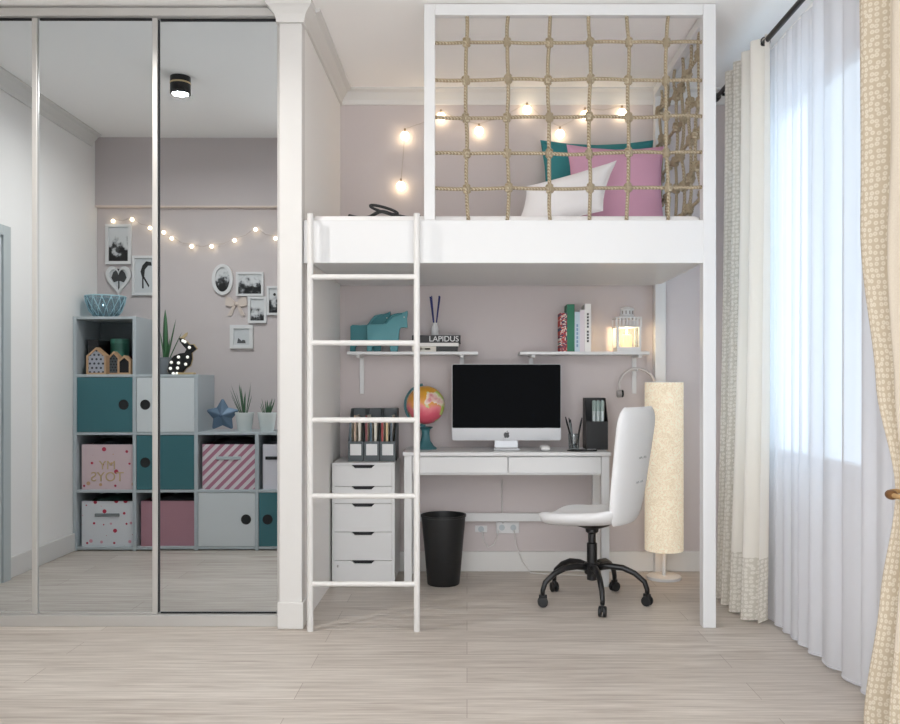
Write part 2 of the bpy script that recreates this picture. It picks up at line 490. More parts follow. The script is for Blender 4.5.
def smooth_path(ps, n=5, sag=.004):
    out = []
    for a, c in zip(ps, ps[1:]):
        a, c = Vector(a), Vector(c); w_ = Vector((wob(sag), 0, wob(sag)))
        for k in range(n): out.append(a.lerp(c, k / n) + w_ * math.sin(PI * k / n))
    out.append(Vector(ps[-1])); return out
for i in range(6):
    ps = [(xs[i] + wob(.008), NY, 2.885)] + [K[i, j] for j in range(5)] + [(xs[i] + wob(.01), NY, 1.905)]
    obj('rope', tube(BM(), smooth_path(ps), .0088, 8), 'rope', net, smooth=True)
for j in range(5):
    ps = [(at(434, 0, NY)[0], NY, zs[j])] + [K[i, j] for i in range(6)] + [(1.112, NY, zs[j] + wob(.006))]
    obj('rope', tube(BM(), smooth_path(ps), .0088, 8), 'rope', net, smooth=True)
for p in K.values(): knot(net, p, s=.86)
net2 = thing('rope_net', 'knotted jute rope net at the curtain end of the loft bed', 'net', (0, 0, 0))
ys = [4.2, 4.36, 4.53, 4.7, 4.87, 5.03]
K = {(i, j): (1.147 + wob(.015), ys[i] + wob(.02), zs[j] - .02 + wob(.03)) for i in range(6) for j in range(5)}
for i in range(6):
    ps = [(1.147, ys[i], 2.885)] + [K[i, j] for j in range(5)] + [(1.147, ys[i], 1.905)]
    obj('rope', tube(BM(), smooth_path(ps, 5, .012), .0088, 8), 'rope', net2, smooth=True)
for j in range(5):
    ps = [(1.14, 4.055, zs[j])] + [K[i, j] for i in range(6)] + [(1.147, 5.145, zs[j])]
    obj('rope', tube(BM(), smooth_path(ps, 5, .012), .0088, 8), 'rope', net2, smooth=True)
for p in K.values(): knot(net2, p, s=1.05)

# pillows on the bed
def pillow(label, col, c, w, h, t, tilt, roll, yaw=0., piping=None, shear=0.):
    m = mat('cloth_' + col, col, .9, spec=.1, bump=(90, .25))
    r = thing('pillow', label, 'pillow', c)
    b = BM()
    def pos(u, v): return (w / 2 * u * (1 - .10 * (1 - v * v)) + shear * v * h / 2, 0, h / 2 * v * (1 - .10 * (1 - u * u)) + h / 2)
    slab(b, 22, 22, pos, lambda u, v: t / 2 * (max(0, 1 - u ** 4) * max(0, 1 - v ** 4)) ** .55, (0, -1, 0))
    ob = obj('cover', b, m, r, smooth=True)
    if piping:
        pts = [pos(u, -1) for u in (-1, -.5, 0, .5)] + [pos(1, v) for v in (-1, -.5, 0, .5)] + [pos(u, 1) for u in (1, .5, 0, -.5)] + [pos(-1, v) for v in (1, .5, 0, -.5)]
        obj('seam', tube(BM(), pts, .004, 6, True), m, ob, smooth=True)
    ob.rotation_euler = (tilt, roll, yaw)
    return r
pillow('teal square pillow standing at the back of the bed', '41868b', (.775, 5.0, 1.962), .67, .64, .12, -.13, 0, .0, True)
pillow('pink square pillow leaning on the teal pillow', 'd3a3ba', (.835, 4.74, 1.966), .55, .55, .13, -.22, .02, .0, True)
pillow('white square pillow lying tilted in front of the pink pillow', 'efecec', (.555, 4.5, 2.015), .5, .265, .12, -.35, -.28, .0, True, .62)
b = BM()
for a0, cz in ((0, 0),):
    pts = []
    for k in range(30):
        t = k / 29
        pts.append((at(350, 0, 4.15)[0] + .34 * t, 4.12 + .05 * math.sin(9 * t), 1.958 + (.012 * math.sin(PI * min(1, max(0, (t - .25) / .4))) ** 2)))
    tube(b, pts, .009, 8)
bt = thing('belt', 'dark coiled cord belt lying on the mattress edge', 'belt', (0, 0, 0))
obj('strap', b, 'black_soft', bt, smooth=True)
b = BM(); pts = []
for k in range(24):
    a = 2 * PI * k / 24; e, f2 = .07 * math.cos(a), .014 * math.sin(a)
    pts.append((-.40 + e * .94 + f2 * .34, 4.1 + .015 * math.sin(a), 1.984 - e * .28 + f2 * .94))
tube(b, pts, .007, 8, True)
obj('loop', b, 'black_soft', bt, smooth=True)

# ================================================================== STRING LIGHTS ABOVE THE BED
def string_lights(label, pts, Y, r, sgn, drop, group=None, hang=True):
    root = thing('string_lights', label, 'string lights', (0, 0, 0))
    P = [(*at(px, py, Yv)[:1], Y, at(px, py, Yv)[1]) for px, py, Yv in pts]
    wp = []
    for i, (x, y, z) in enumerate(P):
        wp.append(Vector((x, Y + .004 * sgn, z + drop)))
        if i + 1 < len(P):
            nx = P[i + 1]
            wp.append(Vector(((x + nx[0]) / 2, Y + .004 * sgn, (z + nx[2]) / 2 + drop - .02)))
    obj('cord', tube(BM(), wp, .0022, 6), 'wire', root)
    for x, y, z in P:
        bl = obj('bulb', sphere(BM(), (0, 0, 0), r, 14, 9), 'bulb', root, smooth=True)
        bl.location = (x, y, z)
        if hang:
            obj('socket', lathe(BM(), [(.005, r * .9), (.007, r * .95), (.006, drop)], seg=8), mat('brown_socket', '8d7a66', .6), bl)
    return root
YW = YB - .035
string_lights('string of round lit bulbs on the pink wall above the bed', [(p, q, YW) for p, q in ((401, 186), (405, 136), (441, 117), (479, 131), (527, 110), (560, 134), (585, 115), (622, 113))], YW, .027, 1, .045)

# ================================================================== WALL SHELVES
def wall_shelf(label, px0, px1, br):
    Yf = 4.99; z = at(0, 351.5, Yf)[1]
    r = thing('wall_shelf', label, 'shelf', (0, 0, 0))
    pbox('board', 'white', r, at(px0, 0, Yf)[0], at(px1, 0, Yf)[0], Yf, YB, z - .018, z)
    for p in br:
        x = at(p, 0, YB)[0]
        bb = BM(); prism_pts = None
        bo = pbox('bracket', 'white', r, x - .013, x + .013, YB - .012, YB, z - .25, z - .018)
        obj('bracket_arm', box(BM(), x - .011, x + .011, Yf + .03, YB - .012, z - .034, z - .018, .002), 'white', bo)
    return z
ZS = wall_shelf('white wall shelf carrying the teal horses', 347, 478, (362, 462))
wall_shelf('white wall shelf carrying the lantern and upright books', 520, 650, (531, 634))

# horses
hp = [(220, 650), (224, 560), (223, 440), (240, 428), (300, 430), (355, 428), (383, 402), (402, 372), (432, 350), (488, 340), (520, 332), (546, 320), (548, 345), (541, 382), (546, 455), (492, 457), (481, 480), (476, 560), (466, 650), (410, 650), (405, 606), (390, 592), (330, 588), (280, 592), (266, 608), (262, 650)]
k = 1 / 8.05 * 5.08 / F
hpts = [((x - 383) * k, (650 - z) * k) for x, z in hp]
hx = at(340 + 383 / 8.05, 0, 5.08)[0]
def horse(label, loc, m, mane):
    r = thing('toy_horse', label, 'toy horse', loc, 0, 'teal horse figures')
    obj('body', prism(BM(), hpts, -.017, .017, .005), m, r, autosmooth=35)
    pts = [((x - 383) * k, -.018, (650 - z) * k) for x, z in ((372, 425), (396, 392), (425, 362), (470, 350), (505, 345))]
    obj('mane', tube(BM(), pts, [.004, .007, .008, .007, .004], 6), mane, r, smooth=True)
    obj('eye', sphere(BM(), ((520 - 383) * k, -.018, (650 - 372) * k), .004, 8, 6), 'white', r)
tw2 = mat('dark_teal_wood', '43838a', .6)
horse('teal wooden horse in front, its head nearest the reed diffuser', (hx, 5.06, ZS), 'teal_wood', tw2)
horse('darker teal wooden horse standing behind the other horse', (hx - 18 * 5.12 / F, 5.125, ZS), tw2, M['teal_wood'])

# stacked books with spines to the room
def book(label, x0, x1, y0, y1, z0, z1, col, group, spine=None, txt=None, flat=True):
    r = thing('book', label, 'book', ((x0 + x1) / 2, (y0 + y1) / 2, z0), 0, group)
    w_, d_, h_ = (x1 - x0) / 2, (y1 - y0) / 2, z1 - z0
    cm = col if isinstance(col, bpy.types.Material) else mat('cover_' + col, col, .5)
    b = BM()
    if flat:
        box(b, -w_, w_, -d_, -d_ + .003, 0, h_); box(b, -w_, w_, -d_ + .002, d_, 0, .0025); box(b, -w_, w_, -d_ + .002, d_, h_ - .0025, h_)
    else:
        box(b, -w_, w_, -d_, -d_ + .003, 0, h_); box(b, -w_, -w_ + .0025, -d_ + .002, d_, 0, h_); box(b, w_ - .0025, w_, -d_ + .002, d_, 0, h_)
    obj('cover', b, cm, r)
    pg = mat('book_pages', 'e9e4da', .9)
    if flat: obj('pages', box(BM(), -w_ + .004, w_ - .004, -d_ + .003, d_ - .004, .0026, h_ - .0026), pg, r)
    else: obj('pages', box(BM(), -w_ + .0026, w_ - .0026, -d_ + .003, d_ - .004, .004, h_ - .004), pg, r)
    if spine:
        for (a0, a1, s0, s1, c) in spine:
            obj('spine_label', box(BM(), a0 * w_, a1 * w_, -d_ - .001, -d_ + .001, s0 * h_, s1 * h_), mat('spine_' + c, c, .5), r)
    if txt:
        for body, size, x, z, rr, mm in txt:
            lettering(body, size, (x, -d_ - .0015, z), (PI / 2, rr, 0), mm, r)
    return r
Yk = 5.02
bx0, bx1 = at(412, 0, Yk)[0], at(459.5, 0, Yk)[0]
hB = lambda y: ZS + (350.5 - y) * Yk / F
book('black and cream book lying lowest under the reed diffuser', bx0, bx1 - .01, Yk, Yk + .16, ZS, hB(345) - .0005, '151517', 'books under the reed diffuser', [(-1, .05, .03, .97, 'ddd8cc'), (-.75, -.55, .3, .7, 'b9a98c'), (-.45, -.2, .3, .7, '8c8577')], None)
book('white book lying between two dark books on the wall shelf', bx0, bx1 - .004, Yk, Yk + .17, hB(345), hB(341.6) - .0005, 'e4e2de', 'books under the reed diffuser')
book('black book with white capitals lying on top under the diffuser', bx0, bx1 + .006, Yk, Yk + .17, hB(341.6), hB(334), '131315', 'books under the reed diffuser', None, [('LAPIDUS', .046, .045, .022, 0, 'white')])
# reed diffuser
rd = thing('reed_diffuser', 'white bottle with navy reed sticks on the stacked books', 'diffuser', (at(435, 0, 5.1)[0], 5.1, hB(334)))
obj('bottle', lathe(BM(), [(.019, 0), (.021, .004), (.021, .045), (.016, .06), (.013, .064), (.013, .078), (.01, .078)], seg=20), 'white', rd, autosmooth=40)
navy = mat('navy_reed', '232a6b', .6)
for i, (dx, dy) in enumerate(((-.026, 0), (-.02, .006), (-.03, -.008), (.024, .004), (.031, -.006), (.027, .01))):
    obj('reed', tube(BM(), [(dx * .1, dy * .1, .03), (dx, dy, .235 + .006 * (i % 2))], .003, 6), navy, rd)

# upright books
Yu = 5.03
def ub(label, p0, p1, ytop, col, spine=None, txt=None):
    return book(label, at(p0, 0, Yu)[0], at(p1, 0, Yu)[0], Yu, Yu + .14, ZS, ZS + (351 - ytop) * Yu / F, col, 'books upright beside the lantern', spine, txt, False)
ub('thin speckled red and blue book leftmost of the upright row', 560.3, 567, 312, scatter_mat('speckled_cover', 'b5403c', '2b4563', 'e6ddd0', 150, .9))
ub('tall dark green book beside the speckled book', 567.1, 574.6, 303.5, '14704f')
ub('pale blue lettered book between green and white books', 574.7, 579.8, 311, 'c3d3df', [(-.35, .35, .12 + .1 * i, .19 + .1 * i, '7f9dbd') for i in range(6)])
ub('slim pale pink-white book in the middle of the upright row', 579.9, 584.6, 309, 'ddd3d8')
ub('white book with black spine lettering nearest the lantern', 584.7, 591, 303, 'ece9e6', [(-.3, .3, a, a + .045, '2a2a2c') for a in (.2, .265, .33, .395, .5, .565, .63, .695, .76)])

# lantern
lx = at(627, 0, 5.08)[0]
pl = bpy.data.lights.new('candle_light', 'POINT'); pl.energy = 1.8; pl.color = (1, .74, .45); pl.shadow_soft_size = .012
po = bpy.data.objects.new('candle_light', pl); C.objects.link(po); po.location = (lx, 5.09, ZS + .125)
ln = thing('lantern', 'white metal candle lantern glowing on the wall shelf', 'lantern', (lx, 5.09, ZS))
g = 5.08 / F
hw = 12.0 * g
pbox('base', 'white', ln, -hw, hw, -hw, hw, 0, .028)
for sx in (-1, 1):
    for sy in (-1, 1):
        pbox('corner_post', 'white', ln, sx * hw * .92 - .007, sx * hw * .92 + .007, sy * hw * .92 - .007, sy * hw * .92 + .007, .028, .145, bev=.001)
for sx in (-1, 1):
    pbox('glass_pane', 'clear', ln, sx * hw * .85 - .001, sx * hw * .85 + .001, -hw * .82, hw * .82, .03, .145, bev=0)
pbox('glass_pane', 'clear', ln, -hw * .82, hw * .82, -hw * .85 - .001, -hw * .85 + .001, .03, .145, bev=0)
ob = pbox('slatted_band', 'white', ln, -hw * 1.05, hw * 1.05, -hw * 1.05, hw * 1.05, .145, .152)
pbox('band_top', 'white', ob, -hw * 1.05, hw * 1.05, -hw * 1.05, hw * 1.05, .198, .206)
for i in range(8):
    x = -hw + hw * 2 * i / 7
    for y in (-hw, hw):
        pbox('slat', 'white', ob, x - .0045, x + .0045, y - .003, y + .003, .15, .2, bev=.0005)
ob = obj('chimney', lathe(BM(), [(.052, .206), (.044, .216), (.04, .22), (.04, .25), (.043, .252), (.04, .262), (.012, .272), (.001, .273)], seg=16), 'white', ln, autosmooth=30)
for i in range(4):
    a = -PI / 2 + (i - 1.5) * .55
    obj('vent', box(BM(), .041 * math.cos(a) - .003, .041 * math.cos(a) + .003, .041 * math.sin(a) - .0015, .041 * math.sin(a) + .0015, .225, .245), mat('vent_shade', '8c8680', .8), ob)
obj('candle', lathe(BM(), [(.03, .028), (.03, .1), (.026, .104), (.001, .102)], seg=20), mat('lit_wax', 'f6e6c2', .6, emit='ffcf8a', estr=1.3), ln, autosmooth=40)
obj('flame', lathe(BM(), [(.001, .106), (.007, .116), (.005, .128), (.0008, .142)], seg=10), mat('flame', 'ffe0a0', .5, emit='ffc878', estr=30), ln, smooth=True)

# ================================================================== DESK AND WHAT STANDS ON IT
DF = 4.80
dk = thing('desk', 'white desk with two shallow drawers under the loft bed', 'desk', (0, 0, 0))
DX0, DX1, DZ = at(404, 0, DF)[0], at(609.5, 0, DF)[0], at(0, 452, DF)[1]
pbox('desktop', 'white', dk, DX0 - .008, DX1 + .008, DF - .012, YB - .02, DZ - .022, DZ, bev=.004)
az = at(0, 475.5, DF)[1]
pbox('apron', 'white', dk, DX0 + .03, DX1 - .03, DF + .022, YB - .03, az, DZ - .023)
xm = at(508, 0, DF)[0]
for x0, x1 in ((DX0 + .047, xm - .003), (xm + .003, DX1 - .047)):
    pbox('drawer', 'white', dk, x0, x1, DF + .002, DF + .022, az + .012, DZ - .028, bev=.003)
for x in (DX0, DX1 - .045):
    for y in (DF, YB - .07):
        pbox('leg', 'white', dk, x, x + .045, y, y + .045, 0, DZ - .022, bev=.003)
z0 = at(0, 521, 5.17)[1]
pbox('stretcher', 'white', dk, DX0 + .045, DX1 - .045, YB - .06, YB - .042, z0, z0 + .05)

# computer
Yc = 5.0
im = thing('computer', 'all-in-one desktop computer with a black screen and silver chin', 'computer', (at(506.5, 0, Yc)[0], Yc, DZ))
sw = 54.6 * Yc / F
zt, zc, zb = [at(0, y, Yc)[1] - DZ for y in (364, 428, 440.5)]
b = BM()
rr = .012
def rrect(x0, x1, z0, z1, r, n=5):
    out = []
    for cx, cz, a in ((x1 - r, z1 - r, 0), (x0 + r, z1 - r, PI / 2), (x0 + r, z0 + r, PI), (x1 - r, z0 + r, 1.5 * PI)):
        out += [(cx + r * math.cos(a + PI / 2 * i / n), cz + r * math.sin(a + PI / 2 * i / n)) for i in range(n + 1)]
    return out
obj('housing', prism(BM(), rrect(-sw, sw, zb, zt, rr), 0, .02, .002), 'silver', im, autosmooth=30)
obj('screen', prism(BM(), rrect(-sw + .003, sw - .003, zc, zt - .003, .008), -.0025, .002), 'screen', im)
ap = [(.0, .010), (.004, .012), (.009, .0125), (.0125, .0095), (.0105, .005), (.0105, .0), (.0135, -.004), (.010, -.0105), (.006, -.0135), (.002, -.012), (0, -.0115), (-.002, -.012), (-.006, -.0135), (-.010, -.0105), (-.0128, -.004), (-.0128, .004), (-.010, .0105), (-.005, .0125)]
lg = obj('logo', prism(BM(), [(x * 1.25, z * 1.25) for x, z in ap], -.002, .001), 'black', im); lg.location = (.0, -.0012, (zc + zb) / 2 - .004)
lf = obj('logo_leaf', prism(BM(), [(0, .017), (.002, .022), (.007, .0265), (.0065, .021), (.004, .018)], -.002, .001), 'black', lg)
prof = [(-.085, .0), (.085, 0), (.075, .012), (.07, .1), (-.07, .1), (-.075, .012)]
ob = obj('stand', box(BM(), -.07, .07, .03, .04, .006, zb + .06, .003), 'silver', im)
b = BM(); box(b, -.075, .075, -.06, .1, 0, .007, .003); obj('foot', b, 'silver', im)
ms = thing('computer_mouse', 'white computer mouse lying beside the computer', 'mouse', (at(545, 0, 4.87)[0], 4.88, DZ))
obj('shell', slab(BM(), 14, 14, lambda u, v: (.03 * u * (1 - .15 * v * v), .05 * v, .006), lambda u, v: .016 * ((1 - u ** 4) * (1 - v ** 4)) ** .5 if True else 0, (0, 0, 1)), 'white', ms, smooth=True)
for ob in ms.children: ob.location.z = .0105

# globe
gx = at(425.5, 0, 5.0)[0]
gl = thing('globe', 'orange and pink desk globe on a teal foot', 'globe', (gx, 5.02, DZ))
gm = mat('globe_map', 'd98a3c', .4); q = NB(gm); v = q.coord('Object'); o3 = q.xyz(v)
f = q.math('ADD', q.math('MULTIPLY', o3[2], 5), q.math('MULTIPLY', q.noise(v, 9, 3), .9))
ocean = q.ramp(q.math('SUBTRACT', f, .05), (.05, 'd4596d'), (.32, 'e0848a'), (.45, 'dd9a4c'), (.75, 'd49a2e'))
land = q.ramp(q.noise(v, 7, 4), (.3, '6fb34a'), (.52, 'a9c24a'), (.6, 'e7d7c8'), (.68, 'c84b6c'))
msk = q.math('GREATER_THAN', q.noise(q.coord('Object', (1.3, 1, 1)), 8.5, 3), .54)
q.l(q.mix(msk, ocean, land), q.b.inputs['Base Color'])
zc2 = at(0, 405, 5.02)[1] - DZ
b = sphere(BM(), (0, 0, 0), .112, 32, 20); ob = obj('ball', b, gm, gl, smooth=True); ob.location = (0, 0, zc2)
obj('meridian', tube(BM(), [(.122 * math.sin(a) , 0, zc2 + .122 * math.cos(a)) for a in [math.radians(-8 - 172 * i / 20) for i in range(21)]], .007, 8), 'teal', gl, smooth=True)
obj('foot', lathe(BM(), [(.066, 0), (.066, .006), (.05, .018), (.028, .05), (.022, .09), (.026, .115), (.045, .128), (.03, .132), (.001, .132)], seg=28), 'teal', gl, autosmooth=40)

# pens in a clear cup, pen, black file with bottles
cp = thing('pen_cup', 'clear glass cup holding dark pens on the desk', 'cup', (at(574, 0, 4.99)[0], 5.0, DZ))
obj('cup', lathe(BM(), [(.03, 0), (.034, .09), (.032, .09), (.028, .004), (.001, .004)], seg=24), 'clear', cp, autosmooth=40)
for i, (x0, x1, y, h_) in enumerate(((.0, -.048, .005, .19), (.004, -.03, -.01, .185), (-.004, -.018, .012, .175), (.012, .048, .0, .185))):
    p = thing('pen', ['black pen leaning furthest towards the computer in the clear cup', 'grey pen second from the computer in the clear cup', 'dark pencil standing steepest in the clear cup', 'black pen leaning towards the black file in the clear cup'][i], 'pen', (cp.location.x, 5.0, DZ), 0, 'pens in the clear cup')
    obj('barrel', tube(BM(), [(x0, y, .006), (x0 + (x1 - x0) * .85, y, h_ * .85)], .0055, 8), ['black', 'grey_in', 'black_soft', 'black'][i], p, autosmooth=40)
    obj('tip', tube(BM(), [(x0 + (x1 - x0) * .85, y, h_ * .85), (x1, y, h_)], [.005, .003], 8), 'black', p, autosmooth=40)
pn = thing('stylus', 'black stylus lying flat at the desk front edge', 'pen', (at(582, 0, 4.84)[0], 4.84, DZ))
obj('barrel', tube(BM(), [(-.085, 0, .006), (-.06, 0, .006), (.085, .004, .006)], [.0025, .006, .006], 8), 'black', pn, autosmooth=40)
ob = obj('clip', box(BM(), .03, .08, -.002, .002, .0115, .0135), 'silver', pn)
YF = 4.97
fx0, fx1 = at(586.5, 0, YF)[0], at(608, 0, YF)[0]
def mag_file(label, x0, x1, y0, y1, zb_, hf, hb_, m, group=None, name='magazine_file', lab=None):
    r = thing(name, label, 'file box', ((x0 + x1) / 2, y0, zb_), 0, group)
    w_ = (x1 - x0) / 2; d_ = y1 - y0; t = .003
    pbox('front_panel', m, r, -w_, w_, 0, t, 0, hf, bev=0)
    pbox('back_panel', m, r, -w_, w_, d_ - t, d_, 0, hb_, bev=0)
    pbox('bottom', m, r, -w_ + t, w_ - t, t, d_ - t, 0, t, bev=0)
    for s in (-1, 1):
        xx = s * (w_ - t / 2)
        b = BM(); vs = []
        outl = [(t, 0), (d_ - t, 0), (d_ - t, hb_), (d_ * .55, hb_), (t, hf)]
        for dx in (-t / 2, t / 2): vs.append([b.verts.new((xx + dx, y, z)) for y, z in outl])
        b.faces.new(vs[0]); b.faces.new(vs[1][::-1])
        for i in range(5): b.faces.new((vs[0][i], vs[0][(i + 1) % 5], vs[1][(i + 1) % 5], vs[1][i]))
        obj('side_panel', b, m, r)
    if lab: pbox('label_card', 'white', r, -w_ * .72, w_ * .72, -.002, .0005, lab[0], lab[1], bev=0)
    return r, w_, d_
r, w_, d_ = mag_file('black desk file holding silver marker bottles', fx0, fx1, YF, YF + .16, DZ, .165, .30, 'black_soft', None, 'desk_organizer')
for i, dx in enumerate((-.022, .002, .026)):
    k_ = thing('marker', ['silver marker leftmost in the black desk file', 'silver marker in the middle of the black desk file', 'silver marker nearest the chair in the black desk file'][i], 'marker', (r.location.x + .008 + dx, YF + .03, DZ + .004), 0, 'markers in the black desk file')
    obj('barrel', lathe(BM(), [(.012, 0), (.012, .22)], seg=12), mat('marker_silver', 'b9c2c2', .35, metal=.3), k_, autosmooth=40)
    obj('cap', lathe(BM(), [(.0122, .22), (.0122, .275), (.008, .283)], seg=12), mat('marker_cap', '8fa09c', .4), k_, autosmooth=40)

# headphones
hd = thing('headphones', 'white wired headphones hanging on the wall beneath the lantern shelf', 'headphones', (at(637, 0, 5.1)[0], 5.1, at(0, 390, 5.1)[1]))
R_ = .108
obj('headband', tube(BM(), [(R_ * math.cos(a), 0, .02 + R_ * math.sin(a)) for a in [math.radians(-12 + 204 * i / 28) for i in range(29)]], .0085, 8), mat('pale_grey_plastic', 'c3bdba', .5), hd, smooth=True)
for s in (-1, 1):
    ob = obj('ear_cup', lathe(BM(), [(.016, -.016), (.024, -.01), (.024, .008), (.018, .014)], (s * (R_ - .002), 0, -.022), 20, 'x'), mat('grey_plastic', '9a9694', .5), hd, autosmooth=40)
    obj('cushion', lathe(BM(), [(.02, -.006), (.023, 0), (.02, .006)], (s * (R_ - .02), 0, -.022), 18, 'x'), 'black_soft', ob, smooth=True)
obj('hook', tube(BM(), [(0, .11, .12), (0, -.012, .115), (0, -.016, .125)], .004, 8), 'white', hd)

# ================================================================== DRAWER UNIT
AX0, AX1, AY = at(331.5, 0, 4.8)[0], at(394.5, 0, 4.8)[0], 4.80
du = thing('drawer_unit', 'white five-drawer unit between the wall and the desk', 'drawer unit', (0, 0, 0))
AZ = at(0, 463, AY)[1]
pbox('carcass', 'white', du, AX0, AX1, AY + .016, YB - .02, .022, AZ, bev=.002)
ysd = [465, 486.3, 503.6, 532, 560.5, 586]
for i in range(5):
    z1, z0 = at(0, ysd[i], AY)[1] - .0015, at(0, ysd[i + 1], AY)[1] + .0015
    x0, x1 = AX0 + .016, AX1 - .016
    xc = (x0 + x1) / 2
    hw_, hh = .066, .017
    pts = [(x0, z0), (x1, z0), (x1, z1), (xc + hw_, z1), (xc + hw_ - .018, z1 - hh), (xc - hw_ + .018, z1 - hh), (xc - hw_, z1), (x0, z1)]
    ob = obj('drawer', prism(BM(), pts, AY, AY + .016), 'white', du)
    pts = [(xc + hw_ - .001, z1 + .0005), (xc + hw_ - .019, z1 - hh + .0005), (xc - hw_ + .019, z1 - hh + .0005), (xc - hw_ + .001, z1 + .0005)]
    obj('handle_cutout', prism(BM(), pts, AY + .011, AY + .0158), 'dark_gap', ob)
    if i == 4:
        obj('lock', lathe(BM(), [(.008, -.003), (.008, .002)], (x0 + .02, AY, z1 - .03), 14, 'y'), 'alu', ob)
        obj('keyhole', box(BM(), x0 + .0185, x0 + .0215, AY - .0038, AY - .002, z1 - .036, z1 - .024), 'dark_gap', ob)
for x in (AX0 + .02, AX1 - .05):
    for y in (AY + .03, YB - .08):
        pbox('foot', 'black_soft', du, x, x + .03, y, y + .03, 0, .022, bev=0)
# the magazine files
pgrey = glass_mat('smoky_plastic', '4f5658', .9)
pg2 = mat('charcoal_plastic', '4a5154', .45)
cols = ['5d6a72', 'b8a08c', 'd8d2c8', '7c3f42', '3f5a6b', 'e2dccf', 'a33c3c', 'c9b28a', '56606a']
for i in range(3):
    a, c = at(348 + 16 * i, 0, 4.9)[0], at(363.4 + 16 * i, 0, 4.9)[0]
    nm = ['charcoal magazine file nearest the wall on the drawer unit', 'charcoal magazine file between two others on the drawer unit', 'charcoal magazine file nearest the globe on the drawer unit'][i]
    r, w_, d_ = mag_file(nm, a, c, 4.9, 5.14, AZ, .115, .30, pg2, 'charcoal magazine files', lab=(.035, .1))
    for j in range(3):
        x = r.location.x - w_ + .012 + j * .026
        hh = (.235, .26, .22)[(i + j) % 3]
        k_ = thing('magazine', f"{['grey-blue', 'tan', 'cream', 'maroon', 'slate', 'ivory', 'red', 'sand', 'dark grey'][i * 3 + j]} magazine standing in the {['file nearest the wall', 'middle file', 'file nearest the globe'][i]}", 'magazine', (x, 4.915, AZ + .0035), 0, 'magazines in the charcoal files')
        obj('cover', box(BM(), -.006, .006, 0, .002, 0, hh), mat('cover_' + cols[i * 3 + j], cols[i * 3 + j], .5), k_)
        obj('pages', box(BM(), -.0055, .0055, .002, .2, 0, hh - .002), mat('book_pages', 'e9e4da', .9), k_)

# ================================================================== WASTE BIN
bn = thing('waste_bin', 'tall black waste bin under the desk', 'bin', (at(443.5, 0, 4.88)[0], 4.88, 0))
b = lathe(BM(), [(.088, 0), (.092, .004), (.126, .385), (.13, .387), (.13, .398), (.123, .398), (.088, .01), (.001, .008)], seg=40)
obj('body', b, 'black_soft', bn, autosmooth=40)

# ================================================================== SOCKETS AND CABLES
for nm, lab, p0, p1, q0, q1, n in (('power_socket', 'small white wall socket near the waste bin', 475, 487, 525.5, 532, 1), ('power_socket', 'wide white double socket with cables behind the chair', 496, 519, 521.5, 533, 2)):
    x0, z1 = at(p0, q0, YB); x1, z0 = at(p1, q1, YB)
    s = thing(nm, lab, 'socket', (0, 0, 0))
    pbox('plate', 'white', s, x0, x1, YB - .012, YB, z0, z1, bev=.003)
    for i in range(n):
        xx = x0 + (x1 - x0) * (i + .5) / n
        obj('outlet', lathe(BM(), [(.018, -.0145), (.018, -.011)], (xx, YB, (z0 + z1) / 2), 20, 'y'), 'grey', s)
def cable(label, pts):
    c = obj('cable', tube(BM(), pts, .003, 6), 'white_warm', smooth=True); tag(c, label, 'cable')
zq = lambda y: at(0, y, 5.18)[1]
xq = lambda x: at(x, 0, 5.18)[0]
cable('thin white cable dropping from the small wall socket', [(xq(482), 5.19, zq(531)), (xq(484), 5.17, zq(540)), (xq(488), 5.165, zq(547)), (xq(494), 5.17, zq(544)), (xq(499), 5.19, zq(531))])
cable('thin white cable dropping from the double socket to the floor', [(xq(514), 5.19, zq(530)), (xq(516), 5.16, zq(545)), (xq(521), 5.15, zq(558)), (xq(530), 5.14, .005), (xq(560), 5.08, .005), (xq(600), 5.07, .005)])
cable('thin white cable running up from the double socket behind the desk', [(xq(503), 5.19, zq(524)), (xq(502), 5.19, zq(500)), (xq(502), 5.19, zq(480))])

# ================================================================== FLOOR LAMP
fl = thing('floor_lamp', 'floor lamp with a tall glowing fibre paper shade', 'lamp', (at(664, 0, 5.01)[0], 5.01, 0))
obj('base', lathe(BM(), [(.098, 0), (.1, .004), (.1, .016), (.094, .02), (.001, .021)], seg=36), 'white', fl, autosmooth=40)
obj('pole', tube(BM(), [(0, 0, .02), (0, 0, .9)], .013, 14), 'white', fl, autosmooth=40)
b = lathe(BM(), [(.11, .168), (.112, .17), (.112, 1.152), (.11, 1.154), (.107, 1.154), (.107, .168)], seg=48)
ob = obj('shade', b, 'paper', fl, autosmooth=40)
obj('shade_ring', tube(BM(), [(.108 * math.cos(2 * PI * k / 32), .108 * math.sin(2 * PI * k / 32), 1.154) for k in range(32)], .003, 6, True), 'white', ob)

# ================================================================== OFFICE CHAIR
ang = math.radians(33)
ch = thing('office_chair', 'white upholstered swivel chair on a black five-star base', 'chair', (at(592, 0, 4.47)[0], 4.47, 0))
fwd = Vector((-math.cos(ang), math.sin(ang), 0)); sd = Vector((math.sin(ang), math.cos(ang), 0)); up = Vector((0, 0, 1))
cloth = mat('white_upholstery', 'e9e9ea', .75, spec=.3, bump=(70, .12))
def seat_pos(u, v):    # u across, v along (front = +1)
    w_ = .215 * (1 - .10 * v) * (1 - .16 * v ** 8)
    z = .462 + .028 * u * u - .02 * v + .01 * v * v + (.03 * max(0, -v - .6))
    return sd * (w_ * u * (1 - .1 * abs(v) ** 6)) + fwd * (.02 + .235 * v * (1 - .08 * u ** 4)) + up * (z - .022)
obj('seat', slab(BM(), 22, 22, seat_pos, lambda u, v: .034 * ((1 - u ** 8) * (1 - v ** 8)) ** .5, up), cloth, ch, smooth=True)
